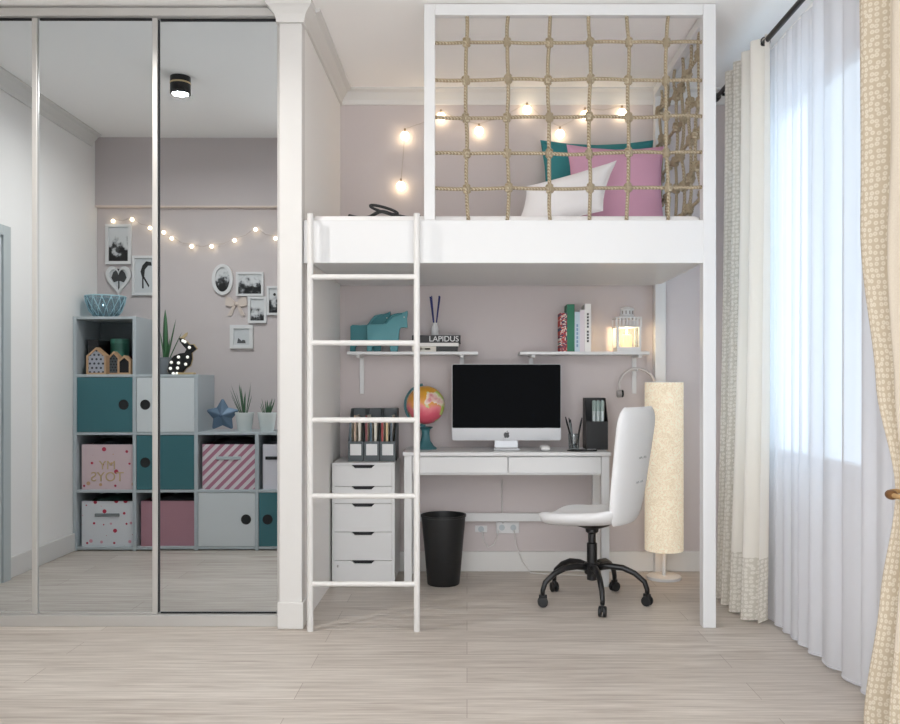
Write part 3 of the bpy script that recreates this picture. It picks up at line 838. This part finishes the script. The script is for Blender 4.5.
def back_pos(u, v):
    w_ = (.188 + .052 * (v + 1) / 2) * (1 - .25 * max(0, v) ** 8) * (1 - .3 * max(0, -v) ** 6)
    zz = .43 + .30 * (v + 1)
    lean = -.175 - .08 * (v + 1) / 2 - .03 * (1 - u * u) * .8
    return sd * (w_ * u) + fwd * lean + up * zz
bk = obj('backrest', slab(BM(), 22, 26, back_pos, lambda u, v: .026 * ((1 - u ** 8) * (1 - v ** 8)) ** .5, (fwd + up * .15).normalized()), cloth, ch, smooth=True)
stm = mat('grey_thread', 'a9abad', .8)
for v0 in (.12, -.3):
    for u0 in (-.12, .16):
        pts = []
        for k_ in range(5):
            u = u0 + .05 * k_; v = v0 + (.035 if k_ % 2 else 0)
            pts.append(back_pos(u, v) - fwd * .027)
        obj('stitching', tube(BM(), pts, .0016, 5), stm, bk)
obj('seat_plate', lathe(BM(), [(.03, .385), (.09, .405), (.11, .42), (.001, .42)], seg=24), 'black', ch, autosmooth=40)
obj('gas_lift', lathe(BM(), [(.016, .115), (.027, .12), (.027, .31), (.02, .315), (.02, .36), (.034, .372), (.034, .395), (.001, .395)], seg=24), 'black', ch, autosmooth=40)
obj('hub', lathe(BM(), [(.036, .15), (.04, .155), (.04, .205), (.034, .21), (.001, .21)], seg=24), 'black', ch, autosmooth=40)
for a in (-88, -16, 56, 128, 200):
    a = math.radians(a); dx, dy = math.cos(a), math.sin(a)
    pts = [(dx * r_, dy * r_, z) for r_, z in ((.03, .185), (.09, .195), (.16, .19), (.22, .165), (.27, .125), (.284, .085), (.284, .062))]
    ob = obj('base_arm', tube(BM(), pts, [.018, .017, .016, .015, .014, .013, .012], 12), 'black', ch, smooth=True)
    cr = BM(); rot = Matrix.Rotation(a + 1.2, 4, 'Z')
    for s in (-1, 1):
        t = BM(); lathe(t, [(.018, -.007), (.026, -.006), (.027, 0), (.026, .006), (.018, .007)], (s * .012, 0, 0), 18, 'x')
        ob2 = obj('wheel', t, 'black_soft', ob, autosmooth=40)
        ob2.matrix_local = Matrix.Translation((dx * .284, dy * .284, .0275)) @ rot
    t = BM(); box(t, -.006, .006, -.02, .022, -.004, .033, .004)
    ob2 = obj('caster_fork', t, 'black', ob); ob2.matrix_local = Matrix.Translation((dx * .284, dy * .284, .0315)) @ rot

# ================================================================== CURTAINS
def drape(bm, nu, nv, fn, ulen, vlen):
    uvl = bm.loops.layers.uv.new('UVMap'); g = []
    for i in range(nu + 1):
        g.append([bm.verts.new(fn(i / nu, j / nv)) for j in range(nv + 1)])
    for i in range(nu):
        for j in range(nv):
            f = bm.faces.new((g[i][j], g[i + 1][j], g[i + 1][j + 1], g[i][j + 1]))
            for lp, (a, c) in zip(f.loops, ((i, j), (i + 1, j), (i + 1, j + 1), (i, j + 1))):
                lp[uvl].uv = (a / nu * ulen, c / nv * vlen)
    return bm
def drape_obj(name, bm, m, parent):
    me = bpy.data.meshes.new(name); bm.to_mesh(me); bm.free()
    for p in me.polygons: p.use_smooth = True
    me.materials.append(m); o = bpy.data.objects.new(name, me); C.objects.link(o); o.parent = parent
    return o
RX, RZ = 1.42, 2.775
cr = thing('curtain_rod', 'black curtain rod running along the window wall', 'curtain rod', (0, 0, 0))
obj('rod', tube(BM(), [(RX, 1.4, RZ), (RX, 3.0, RZ), (RX, 4.82, RZ)], .013, 14), 'black', cr, autosmooth=40)
obj('finial', lathe(BM(), [(.014, 0), (.022, .01), (.022, .05), (.012, .06)], (RX, 4.82, RZ), 16, 'y'), 'black', cr, autosmooth=40)
for y in (2.1, 4.74):
    obj('bracket', tube(BM(), [(XR, y, RZ - .02), (RX, y, RZ - .02)], .008, 8), 'black', cr)

# sheer
def sheer_fn(u, v):
    y = 2.0 + 2.75 * u
    ph = 2 * PI * 23 * u + 1.3 * math.sin(7.3 * u) + 2.1 * math.sin(17 * u + 1)
    amp = (.007 + .009 * (1 - v)) * (.75 + .35 * math.sin(11 * u + 2))
    x = 1.468 + amp * math.sin(ph + .25 * (1 - v) * math.sin(31 * u)) + .004 * math.sin(1.7 * ph + 1) + .01 * math.sin(6 * u + 1) * (1 - v)
    return (x, y + .008 * math.cos(ph), .012 + (RZ - .03) * v)
sh = thing('sheer_curtain', 'white sheer curtain hanging the full width of the window', 'curtain', (0, 0, 0))
drape_obj('cloth', drape(BM(), 460, 10, sheer_fn, 3.6, 2.75), M['sheer'], sh)
obj('hem', tube(BM(), [Vector(sheer_fn(i / 200, 0)) + Vector((0, 0, .006)) for i in range(201)], .0035, 5), M['sheer'], sh)

# far drape
lace_far = lace_mat('cream_lace', 'd9d3c7', 'f1ece3', 'f0ebe2', -.1, .45, .3)
def far_fn(u, v):          # u = 0 deep end, 1 window end
    y = 4.62 - .60 * u - .03 * (1 - v) * u
    ph = 2 * PI * (4.5 * u)
    x = 1.405 + (.035 + .012 * (1 - v)) * math.sin(ph + .5 * (1 - v)) - .07 * (1 - v) ** 2 * (.3 + .5 * math.sin(PI * u))
    lift = .012 + .02 * (.5 + .5 * math.sin(ph))
    return (x, y, lift + (RZ + .025 - lift) * v)
fc = thing('curtain', 'cream lace curtain hanging beside the loft bed post', 'curtain', (0, 0, 0))
drape_obj('cloth', drape(BM(), 150, 60, far_fn, 1.0, 2.8), lace_far, fc)
for i in range(6):
    u = (i + .25) / 4.5
    if u > 1: break
    obj('curtain_ring', tube(BM(), [(RX + .021 * math.cos(a), 4.62 - .60 * u, RZ + .021 * math.sin(a)) for a in [2 * PI * k_ / 16 for k_ in range(16)]], .003, 6, True), 'black', fc)
# near drape with tie-back
lace_near = lace_mat('beige_lace', 'cfc0a8', 'e6dccb', 'd8cab8', -.1, .3, .22)
def lerp_tab(tab, z):
    for (z0, a), (z1, c) in zip(tab, tab[1:]):
        if z <= z1:
            t = (z - z0) / (z1 - z0); t = t * t * (3 - 2 * t)
            return a + (c - a) * t
    return tab[-1][1]
def near_fn(u, v):          # u = 0 window edge (far), 1 toward the camera
    z = .01 + (RZ + .02) * v
    yf = lerp_tab([(0, 2.95), (.45, 2.87), (.8, 2.79), (1.15, 2.92), (1.7, 3.04), (2.8, 3.06)], z)
    yn = lerp_tab([(0, 2.3), (.5, 2.42), (.8, 2.6), (1.2, 2.42), (2.0, 2.2), (2.8, 2.15)], z)
    y = yf + (yn - yf) * u
    sq = lerp_tab([(0, 1), (.5, .8), (.8, .45), (1.2, .8), (2.0, 1), (2.8, 1)], z)
    x = 1.385 + .04 * sq * math.sin(2 * PI * 4 * u + .6) + lerp_tab([(0, -.02), (.8, .02), (1.5, 0), (2.8, 0)], z)
    return (x, y, z)
nc = thing('curtain', 'beige lace curtain gathered by a tie-back nearest the camera', 'curtain', (0, 0, 0))
drape_obj('cloth', drape(BM(), 150, 70, near_fn, 1.2, 2.8), lace_near, nc)
tb = thing('tie_back', 'bronze tie-back knob holding the beige curtain', 'tie-back', (1.33, 2.67, .80))
brz = mat('bronze', '7a5634', .4, metal=.5)
obj('knob', sphere(BM(), (0, 0, 0), .02, 16, 10, (.9, 1.3, .8)), brz, tb, smooth=True)
obj('band', tube(BM(), [(.1 * math.cos(a) * .65 + .062, -.03 + .115 * math.sin(a), .0) for a in [2 * PI * k_ / 28 for k_ in range(28)]], .008, 8, True), mat('tan_braid', 'b08d5e', .7), tb, smooth=True)

# ================================================================== SEEN IN THE MIRROR: CUBE SHELF
def rm(px, py, D):            # point of the reflected room at total distance D
    x, z = at(px, py, D); return x, 2 * MIRROR_Y - D, z
SF, SB = 2.27, YO                # front and back of the shelf
cols_x = [-2.685, -2.277, -1.860, -1.443, -1.268]
T = .018
cs = thing('cube_shelf', 'stepped grey-white cube shelf with teal and white doors', 'shelf', (0, 0, 0))
rows_z = [.018, .408, .803, 1.2, 1.597]
tops = [4, 3, 2, 2]
for i, x in enumerate(cols_x):
    top = max(tops[max(0, i - 1)], tops[min(3, i)])
    pbox('upright', 'grey', cs, x - T / 2 - .003, x + T / 2 + .003, SB + .004, SF, 0, rows_z[top] + T / 2, bev=.0015)
for c in range(4):
    x0, x1 = cols_x[c] + T / 2 + .003, cols_x[c + 1] - T / 2 - .003
    for r_ in range(tops[c] + 1):
        z = rows_z[r_]
        pbox('board', 'grey', cs, x0, x1, SB + .004, SF - .001, z - T / 2, z + T / 2, bev=.001)
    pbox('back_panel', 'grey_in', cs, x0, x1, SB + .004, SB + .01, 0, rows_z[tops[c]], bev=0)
def cube_door(c, r_, m, side):
    x0, x1 = cols_x[c] + T / 2 + .005, cols_x[c + 1] - T / 2 - .005
    z0, z1 = rows_z[r_] + T / 2 + .002, rows_z[r_ + 1] - T / 2 - .002
    dr = pbox('door', m, cs, x0, x1, SF - .022, SF - .004, z0, z1, bev=.002)
    kx = x1 - .06 if side > 0 else x0 + .06
    obj('finger_hole', lathe(BM(), [(.034, -.002), (.035, .001), (.031, .003), (.029, .0012), (.001, .001)], (kx, SF - .004, (z0 + z1) / 2), 24, 'y'), 'black_soft', dr)
dw = mat('pale_grey_lacquer', 'd3d8da', .5)
cube_door(0, 2, 'teal', 1); cube_door(1, 2, dw, -1); cube_door(1, 1, 'teal', -1); cube_door(2, 0, dw, 1); cube_door(3, 0, 'teal', -1)

def storage_box(label, c, r_, m, handle, x0=None, x1=None):
    xa_, xb_ = cols_x[c] + T / 2 + .006, cols_x[c + 1] - T / 2 - .006
    xa_, xb_ = (xa_ + .02 if x0 is None else x0), (xb_ - .005 if x1 is None else x1)
    z0 = rows_z[r_] + T / 2
    w_ = (xb_ - xa_) / 2; hgt = .31
    s = thing('storage_box', label, 'box', ((xa_ + xb_) / 2, SF - .03, z0), PI, 'storage boxes in the cube shelf')
    # local -y faces the mirror after the half turn
    b = BM(); t = .004; d_ = .3
    box(b, -w_, w_, 0, t, 0, hgt); box(b, -w_, w_, d_ - t, d_, 0, hgt); box(b, -w_, -w_ + t, t, d_ - t, 0, hgt); box(b, w_ - t, w_, t, d_ - t, 0, hgt); box(b, -w_ + t, w_ - t, t, d_ - t, 0, t)
    bmesh.ops.remove_doubles(b, verts=b.verts, dist=1e-5)
    obj('body', b, m, s)
    if handle: pbox('handle', handle, s, -min(.085, w_ * .7), min(.085, w_ * .7), -.008, .001, hgt * .66, hgt * .66 + .022, bev=.003)
    return s, w_, hgt
pk = scatter_mat('pink_confetti_cloth', 'd3bdc0', 'b23a50', 'c9a27c', 13, .22)
s, w_, hg = storage_box('pink storage box with gold capitals on its front', 0, 1, pk, None)
lettering('MY', .085, (0, -.0015, .165), (PI / 2, 0, 0), 'gold', s); lettering('TOYS', .092, (0, -.0015, .085), (PI / 2, 0, 0), 'gold', s)
storage_box('white storage box speckled with red dots and a grey handle', 0, 0, scatter_mat('white_dotted_cloth', 'd7d9dd', 'b5334c', 'd99aa8', 15, .24), 'grey_in')
salm = mat('salmon_cloth', 'ae828d', .85, bump=(150, .3))
storage_box('plain salmon pink storage box in the lowest row', 1, 0, salm, None)
storage_box('pink and white diagonally striped storage box', 2, 1, stripe_mat('candy_stripe_cloth', 'b0788c', 'd8d0d3', 15), 'grey', )
storage_box('plain white storage box with a dark handle', 3, 1, mat('off_white_cloth', 'd6d3da', .85), 'black_soft')
# soft dark contents showing over box rims
dk_cloth = mat('dark_cloth', '26282d', .9)
for nm, lab, c, r_, w_, m in (('garment', 'dark folded cloth in the box with gold capitals', 0, 1, .15, dk_cloth), ('garment', 'green-black folded cloth in the red-dotted box', 0, 0, .15, mat('dark_green_cloth', '203a36', .9)), ('garment', 'dark folded cloth in the plain salmon box', 1, 0, .16, dk_cloth), ('garment', 'black rumpled cloth in the striped box', 2, 1, .15, dk_cloth)):
    xc = (cols_x[c] + cols_x[c + 1]) / 2 + .012
    z0 = rows_z[r_] + T / 2
    g_ = BM(); slab(g_, 16, 12, lambda u, v: (w_ * .9 * u, .11 * v, .012 * math.sin(5 * u + 2 * v)), lambda u, v: .03 * ((1 - u ** 4) * (1 - v ** 4)) ** .5, (0, 0, 1))
    o = obj(nm, g_, m, smooth=True); o.location = (xc, SF - .19, z0 + .305)
    tag(o, lab, 'clothing')
    

# ---- things in and on the shelf
def wooden_house(label, px0, px1, ytop, yeave, D, m):
    x0, y, z0 = rm(px0, 374.5, D); x1, _, _ = rm(px1, 374.5, D)
    z0 = rows_z[3] + T / 2
    w_ = (x1 - x0) / 2; zt_ = rm(0, ytop, D)[2] - z0; ze = rm(0, yeave, D)[2] - z0
    r = thing('toy_house', label, 'toy house', ((x0 + x1) / 2, y, z0), 0, 'wooden houses in the top cube')
    t = .012
    outer = [(-w_, 0), (w_, 0), (w_, ze), (0, zt_), (-w_, ze)]; inner = [(-w_ + t, t), (w_ - t, t), (w_ - t, ze - t * .4), (0, zt_ - t * 1.3), (-w_ + t, ze - t * .4)]
    obj('frame', frame_prism(BM(), outer, inner, -.035, .035), 'wood', r)
    obj('panel', prism(BM(), inner, -.03, .028), m, r)
wooden_house('widest wooden house with a dotted grey front', 88.5, 108, 347.5, 356, 5.9, dots_mat('dotted_panel', 'a9abb4', '3a3d48', .03, .26))
wooden_house('small wooden house with a dark dotted front between two others', 109.5, 121.5, 351.5, 358, 5.95, dots_mat('dark_dotted_panel', '4d5459', '282b30', .02, .3))
wooden_house('small black-fronted wooden house beside the cube side', 119.5, 132.5, 355.5, 361, 5.88, mat('black_panel', '17171a', .8))
z3 = rows_z[3] + T / 2
b_ = thing('box_file', 'black upright box behind the wooden houses', 'box', (-2.59, 2.10, z3))
pbox('body', 'black_soft', b_, -.035, .035, -.11, .1, 0, .235); pbox('lid', 'dark_gap', b_, -.037, .037, -.112, .102, .2, .24)
b_ = thing('tin', 'green cylindrical tin behind the wooden houses', 'tin', (-2.46, 2.06, z3))
obj('body', lathe(BM(), [(.062, 0), (.062, .22)], seg=28), mat('green_tin', '3f7868', .35), b_, autosmooth=40)
obj('lid', lathe(BM(), [(.064, .22), (.064, .25), (.06, .253)], seg=28), mat('green_tin_lid', '4f8a78', .35), b_, autosmooth=40)
b_ = thing('ball', 'dark red ball behind the black wooden house', 'ball', (-2.345, 2.03, z3))
obj('ball', sphere(BM(), (0, 0, .075), .075, 24, 16), mat('dark_red_rubber', '4b232c', .5), b_, smooth=True)
# wire bowl on top
x, y, z = rm(105.5, 318, 5.98); z4 = rows_z[4] + T / 2
bw = thing('bowl', 'pale blue cut-glass bowl on top of the tallest cube', 'bowl', (x, y, z4))
R1 = 19 * 5.98 / F
prof = [(.062, 0), (.07, .004), (R1 * .8, .05), (R1 * .95, .11), (R1, .15), (R1 - .006, .15), (R1 * .92, .11), (R1 * .76, .054), (.06, .01), (.001, .008)]
obj('body', lathe(BM(), prof, seg=36), 'blue_glass', bw, autosmooth=50)
wm = mat('blue_wire', 'a3c4ce', .4)
for a in range(14):
    for s in (1, -1):
        pts = [(rr_ * math.cos(2 * PI * a / 14 + s * zz_ * 3.2), rr_ * math.sin(2 * PI * a / 14 + s * zz_ * 3.2), zz_) for rr_, zz_ in ((.072, .004), (R1 * .8 + .003, .05), (R1 * .95 + .003, .11), (R1 + .003, .15))]
        obj('ridge', tube(BM(), pts, .003, 5), wm, bw, smooth=True)
obj('rim', tube(BM(), [(R1 * math.cos(2 * PI * k_ / 36), R1 * math.sin(2 * PI * k_ / 36), .15) for k_ in range(36)], .005, 6, True), wm, bw, smooth=True)

# potted plants
def leaf(bm, base, d, L, w_, bend):
    d = Vector(d).normalized(); side = Vector((d.y, -d.x, 0)); side = side.normalized() if side.length > .01 else Vector((1, 0, 0))
    nrm_ = d.cross(side).normalized(); prev = None
    for k_ in range(7):
        t = k_ / 6; p = Vector(base) + d * L * t + Vector((d.x, d.y, -.2)) * bend * t * t
        ww = w_ * (1 - t) ** .6 * (.75 + .5 * t) + .0004
        ring = [bm.verts.new(p + side * ww), bm.verts.new(p + nrm_ * ww * .45), bm.verts.new(p - side * ww), bm.verts.new(p - nrm_ * ww * .3)]
        if prev:
            for i in range(4): bm.faces.new((prev[i], prev[(i + 1) % 4], ring[(i + 1) % 4], ring[i]))
        else: bm.faces.new(ring[::-1])
        prev = ring
    bm.faces.new(prev)
def potted(label, loc, pot_prof, pot_m, leaves, lm, ribs=None):
    r = thing('potted_plant', label, 'plant', loc)
    obj('pot', lathe(BM(), pot_prof, seg=28), pot_m, r, autosmooth=40)
    zt_ = max(z for _, z in pot_prof)
    obj('soil', lathe(BM(), [(pot_prof[2][0] * .9, zt_ - .015), (.001, zt_ - .012)], seg=20), mat('soil', '3a2f28', .95), r)
    for (dx, dy, L, w_, bd) in leaves:
        b = BM(); leaf(b, (dx * .05, dy * .05, zt_ - .02), (dx, dy, 1), L, w_, bd); obj('leaf', b, lm, r, smooth=True)
    return r
z2 = rows_z[2] + T / 2
rg = mat('ribbed_white_pot', 'dfe5e3', .5)
pp = [(.044, 0), (.046, .003), (.064, .118), (.066, .122), (.066, .132), (.058, .132), (.055, .11), (.001, .11)]
x, y, z = rm(244, 430, 5.95)
rnd = random.Random(3)
lv = [(rnd.uniform(-.45, .3), rnd.uniform(-.3, .3), rnd.uniform(.13, .24), .007, .0) for _ in range(13)]
potted('larger spiky green plant in a white ribbed pot on the low cubes', (x, y, z2), pp, rg, lv, mat('aloe_green', '466b4e', .5))
x, y, z = rm(266.5, 430, 5.95)
lv = [(rnd.uniform(-.45, .45), rnd.uniform(-.3, .3), rnd.uniform(.07, .13), .007, .0) for _ in range(13)]
potted('smaller spiky green plant in a white ribbed pot at the shelf end', (x, y, z2), pp, rg, lv, mat('aloe_green', '466b4e', .5))
x, y, z = rm(165, 375, 5.98)
potted('tall snake plant in a grey pot beside the rabbit lamp', (x, y, z3), [(.05, 0), (.052, .003), (.058, .11), (.06, .112), (.06, .12), (.05, .12), (.001, .1)], mat('grey_pot', '7b8084', .6),
       [(-.01, 0, .36, .026, 0), (.22, .05, .3, .014, .01), (.42, 0, .22, .013, .02), (-.12, .1, .2, .018, 0), (.1, -.1, .16, .016, 0)], 'green')

# rabbit lamp
k = 1 / 6.43 * 5.92 / F
rp = [(700, 402), (690, 370), (700, 320), (730, 282), (770, 266), (800, 262), (812, 240), (790, 216), (770, 190), (763, 166), (785, 170), (810, 194), (825, 210), (850, 210), (870, 236), (850, 254), (838, 262), (842, 300), (830, 342), (802, 362), (786, 384), (790, 402)]
x, y, z = rm(60 + 770 / 6.43, 374, 5.92)
rb = thing('rabbit_lamp', 'black rabbit marquee lamp with round white bulbs and gold edges', 'lamp', (x, y, z3))
pts = [((a - 770) * k, (402 - c) * k) for a, c in rp]
cx_ = sum(p[0] for p in pts) / len(pts); cz_ = sum(p[1] for p in pts) / len(pts)
obj('face', prism(BM(), pts, -.014, .014), mat('matt_black', '101012', .7), rb)
out = [(cx_ + (a - cx_) * 1.09, max(0, cz_ + (c - cz_) * 1.06)) for a, c in pts]
obj('back_plate', prism(BM(), out, -.022, -.012), 'gold', rb)
obj('ear', prism(BM(), [((a - 770) * k, (402 - c) * k) for a, c in ((768, 168), (800, 135), (812, 130), (808, 150), (786, 172))], -.02, -.004), 'gold', rb)
obj('foot', box(BM(), -.01, .1, -.03, .03, 0, .014, .003), 'gold', rb)
for a, c in ((790, 185), (803, 192), (832, 228), (820, 290), (762, 290), (716, 324), (762, 328), (808, 336), (710, 363), (756, 360), (728, 396), (752, 396)):
    o = obj('bulb', sphere(BM(), (0, 0, 0), .011, 10, 7), mat('white_bulb', 'ffffff', .3, emit='fff4e0', estr=.5), rb, smooth=True); o.location = ((a - 770) * k, .016, (402 - c) * k)

# star lamp
x, y, z = rm(222, 431, 5.98)
st = thing('star_ornament', 'blue metal star standing beside the spiky plants', 'star', (x, y, z2))
Ro, Ri = 19.5 * 5.98 / F, 10.6 * 5.98 / F
zc_ = Ro * math.cos(PI / 5) - .001
vs_pts = [((Ro if i % 2 == 0 else Ri) * math.sin(i * PI / 5), zc_ + (Ro if i % 2 == 0 else Ri) * math.cos(i * PI / 5)) for i in range(10)]
b = BM(); ring = [b.verts.new((a, 0, max(0, c))) for a, c in vs_pts]; f_ = b.verts.new((0, .045, zc_)); k_b = b.verts.new((0, -.045, zc_))
for i in range(10):
    b.faces.new((ring[i], ring[(i + 1) % 10], f_)); b.faces.new((ring[(i + 1) % 10], ring[i], k_b))
o = obj('body', b, mat('blue_metal', '667c92', .5, metal=.3), st)
md = o.modifiers.new('round', 'BEVEL'); md.width = .009; md.segments = 3
obj('stud', sphere(BM(), (0, .045, zc_), .012, 12, 8), mat('blue_metal_dark', '4c637e', .4, metal=.3), st, smooth=True)

# ---- wall pictures (flat things on the opposite wall)
DW = 2 * MIRROR_Y - YO
def pic(name, label, px0, px1, py0, py1, m, border=3.0, shape='rect', art=None):
    x0, _, z1 = rm(px0, py0, DW); x1, _, z0 = rm(px1, py1, DW)
    cx_, cz_ = (x0 + x1) / 2, (z0 + z1) / 2; w_, h_ = (x1 - x0) / 2, (z1 - z0) / 2; bd = border * DW / F
    r = thing(name, label, 'picture frame', (cx_, YO + .001, cz_), 0, 'white picture frames on the pink wall')
    def outline(e):
        if shape == 'rect': return [(-w_ + e, -h_ + e), (w_ - e, -h_ + e), (w_ - e, h_ - e), (-w_ + e, h_ - e)]
        if shape == 'oval': return [((w_ - e) * math.cos(2 * PI * i / 36), (h_ - e) * math.sin(2 * PI * i / 36)) for i in range(36)]
        if shape == 'heart':
            s = 1 - e / w_; o_ = []
            for i in range(40):
                t = 2 * PI * i / 40
                o_.append((w_ * s * (math.sin(t) ** 3), s * h_ * (13 * math.cos(t) - 5 * math.cos(2 * t) - 2 * math.cos(3 * t) - math.cos(4 * t)) / 15.2 + .05 * h_))
            return o_
    obj('frame', frame_prism(BM(), outline(0), outline(bd), 0, .022), 'white', r)
    obj('print', prism(BM(), outline(bd * .9), .004, .01), m, r)
    for pts, c in art or ():
        obj('motif', prism(BM(), [(a * w_, cc * h_) for a, cc in pts], .0095, .0115), mat('ink_' + c, c, .5), r)
    return r
tree = [([(-.06, -.7), (.06, -.7), (.05, -.1), (.4, -.2), (.62, .1), (.5, .4), (.2, .65), (-.1, .68), (-.45, .45), (-.6, .1), (-.4, -.2), (-.05, -.1)], '3c3e40')]
pale = mat('pale_print', 'c9ccce', .5)
pic('picture_frame', 'tall white frame holding two stacked photos above the heart frame', 106.5, 132, 224.5, 264.5, photo_mat('seascape_print', 1.3, .62), 3.0)
pic('picture_frame', 'white heart-shaped frame with a tree picture', 107, 132, 264, 295, pale, 3.4, 'heart', tree)
pic('picture_frame', 'white frame with a black bending figure beside the heart frame', 133, 158, 256, 295.5, pale, 2.6, 'rect',
    [([(-.35, .2), (-.2, .5), (.1, .72), (.5, .68), (.55, .5), (.25, .5), (0, .3), (-.05, -.05), (.35, -.5), (.3, -.6), (-.12, -.15), (-.1, -.65), (-.22, -.65), (-.22, -.1)], '141415')])
pic('picture_frame', 'white oval frame with a flower photo', 212, 233, 264, 295, photo_mat('flower_print', 4.2, .45), 3.2, 'oval')
pic('picture_frame', 'white landscape frame with a seaside photo', 236, 263.5, 272, 296, photo_mat('beach_print', 7.7, .5), 2.2)
pic('picture_frame', 'white portrait frame with bare trees overlapping the decorative bow', 248, 266.5, 296.5, 323, photo_mat('winter_print', 2.9, .72), 2.4)
pic('picture_frame', 'white portrait frame with a dandelion photo nearest the wardrobe edge', 266.8, 282, 286, 315, photo_mat('dandelion_print', 9.1, .5), 2.2, 'rect', [([(.18 * math.cos(2 * PI * i / 12) , .42 + .1 * math.sin(2 * PI * i / 12)) for i in range(12)], '1a1a1b')])
pic('picture_frame', 'white square frame with a faint pale print below the others', 230, 253, 325, 348.5, pale, 3.6, 'rect', [([(-.4, -.55), (.35, -.55), (.3, -.3), (.1, -.25), (0, -.35), (-.3, -.1)], '55585a')])
x, y, z = rm(236, 304, DW)
bo = thing('wall_bow', 'off-white wooden bow ornament between the wall frames', 'ornament', (x, YO + .001, z))
cream = mat('cream_wood', 'd3c5bb', .7)
for s in (-1, 1):
    obj('loop', prism(BM(), [(0, .006), (s * .04, .05), (s * .075, .05), (s * .08, -.01), (s * .04, -.02), (0, -.006)][::s], 0, .014), cream, bo)
    obj('ribbon', prism(BM(), [(0, 0), (s * .02, 0), (s * .065, -.085), (s * .035, -.085)][::s], 0, .01), cream, bo)
obj('centre', sphere(BM(), (0, .012, 0), .016, 12, 8), cream, bo, smooth=True)

# string lights on that wall
YS2 = YO + .03
DS = 2 * MIRROR_Y - YS2
root = string_lights('string of small lit bulbs along the wall above the frames', [(p, q_, DS) for p, q_ in ((113, 221), (132, 219.5), (150, 228), (163, 232), (171, 238), (191, 246), (211, 246), (234, 240), (255, 229), (275, 238), (292, 232))], YS2, .0135, -1, .017, hang=False)

# ceiling spotlight
Dl = 4.95
cl = thing('ceiling_lamp', 'black cylinder spotlight on the ceiling', 'ceiling lamp', ((179.5 - CX) * Dl / F, 2 * MIRROR_Y - Dl, H))
obj('housing', lathe(BM(), [(.056, 0), (.058, -.002), (.058, -.1), (.052, -.1), (.05, -.085), (.001, -.085)], seg=32), 'black', cl, autosmooth=40)
obj('ring', lathe(BM(), [(.0585, -.034), (.0595, -.036), (.0595, -.042), (.0585, -.044)], seg=32), 'gold', cl)
obj('diffuser', lathe(BM(), [(.049, -.088), (.049, -.098), (.001, -.098)], seg=32), 'white', cl)

# ================================================================== LIGHT
W = bpy.data.worlds.new('sky'); S.world = W; W.use_nodes = True
bg = W.node_tree.nodes['Background']
bg.inputs[0].default_value = (.93, .965, 1.0, 1); bg.inputs[1].default_value = 2.7
# fill light added under the ceiling spotlight to brighten the floor and cube shelf
l = bpy.data.lights.new('spotlight', 'AREA'); l.shape = 'DISK'; l.size = .09; l.energy = 15; l.color = (1, .975, .94); l.spread = math.radians(170)
o = bpy.data.objects.new('spotlight', l); C.objects.link(o); o.location = (cl.location.x, cl.location.y, H - .1005)

# ================================================================== CAMERA
cam = bpy.data.cameras.new('camera'); co = bpy.data.objects.new('camera', cam); C.objects.link(co)
co.location = (0, 0, EYE); co.rotation_euler = (PI / 2, 0, 0)
cam.sensor_width = 36; cam.sensor_fit = 'HORIZONTAL'; cam.lens = F / 900 * 36
cam.shift_x = -(CX - 450) / 900; cam.shift_y = (CY - 362) / 900
cam.clip_start = .05
S.camera = co
S.view_settings.view_transform = 'Standard'; S.view_settings.look = 'None'; S.view_settings.gamma = 1
S.view_settings.use_curve_mapping = False; S.view_settings.exposure = .56
S.cycles.max_bounces = 14; S.cycles.diffuse_bounces = 7; S.cycles.glossy_bounces = 6; S.cycles.transparent_max_bounces = 16
S.cycles.sample_clamp_indirect = 6
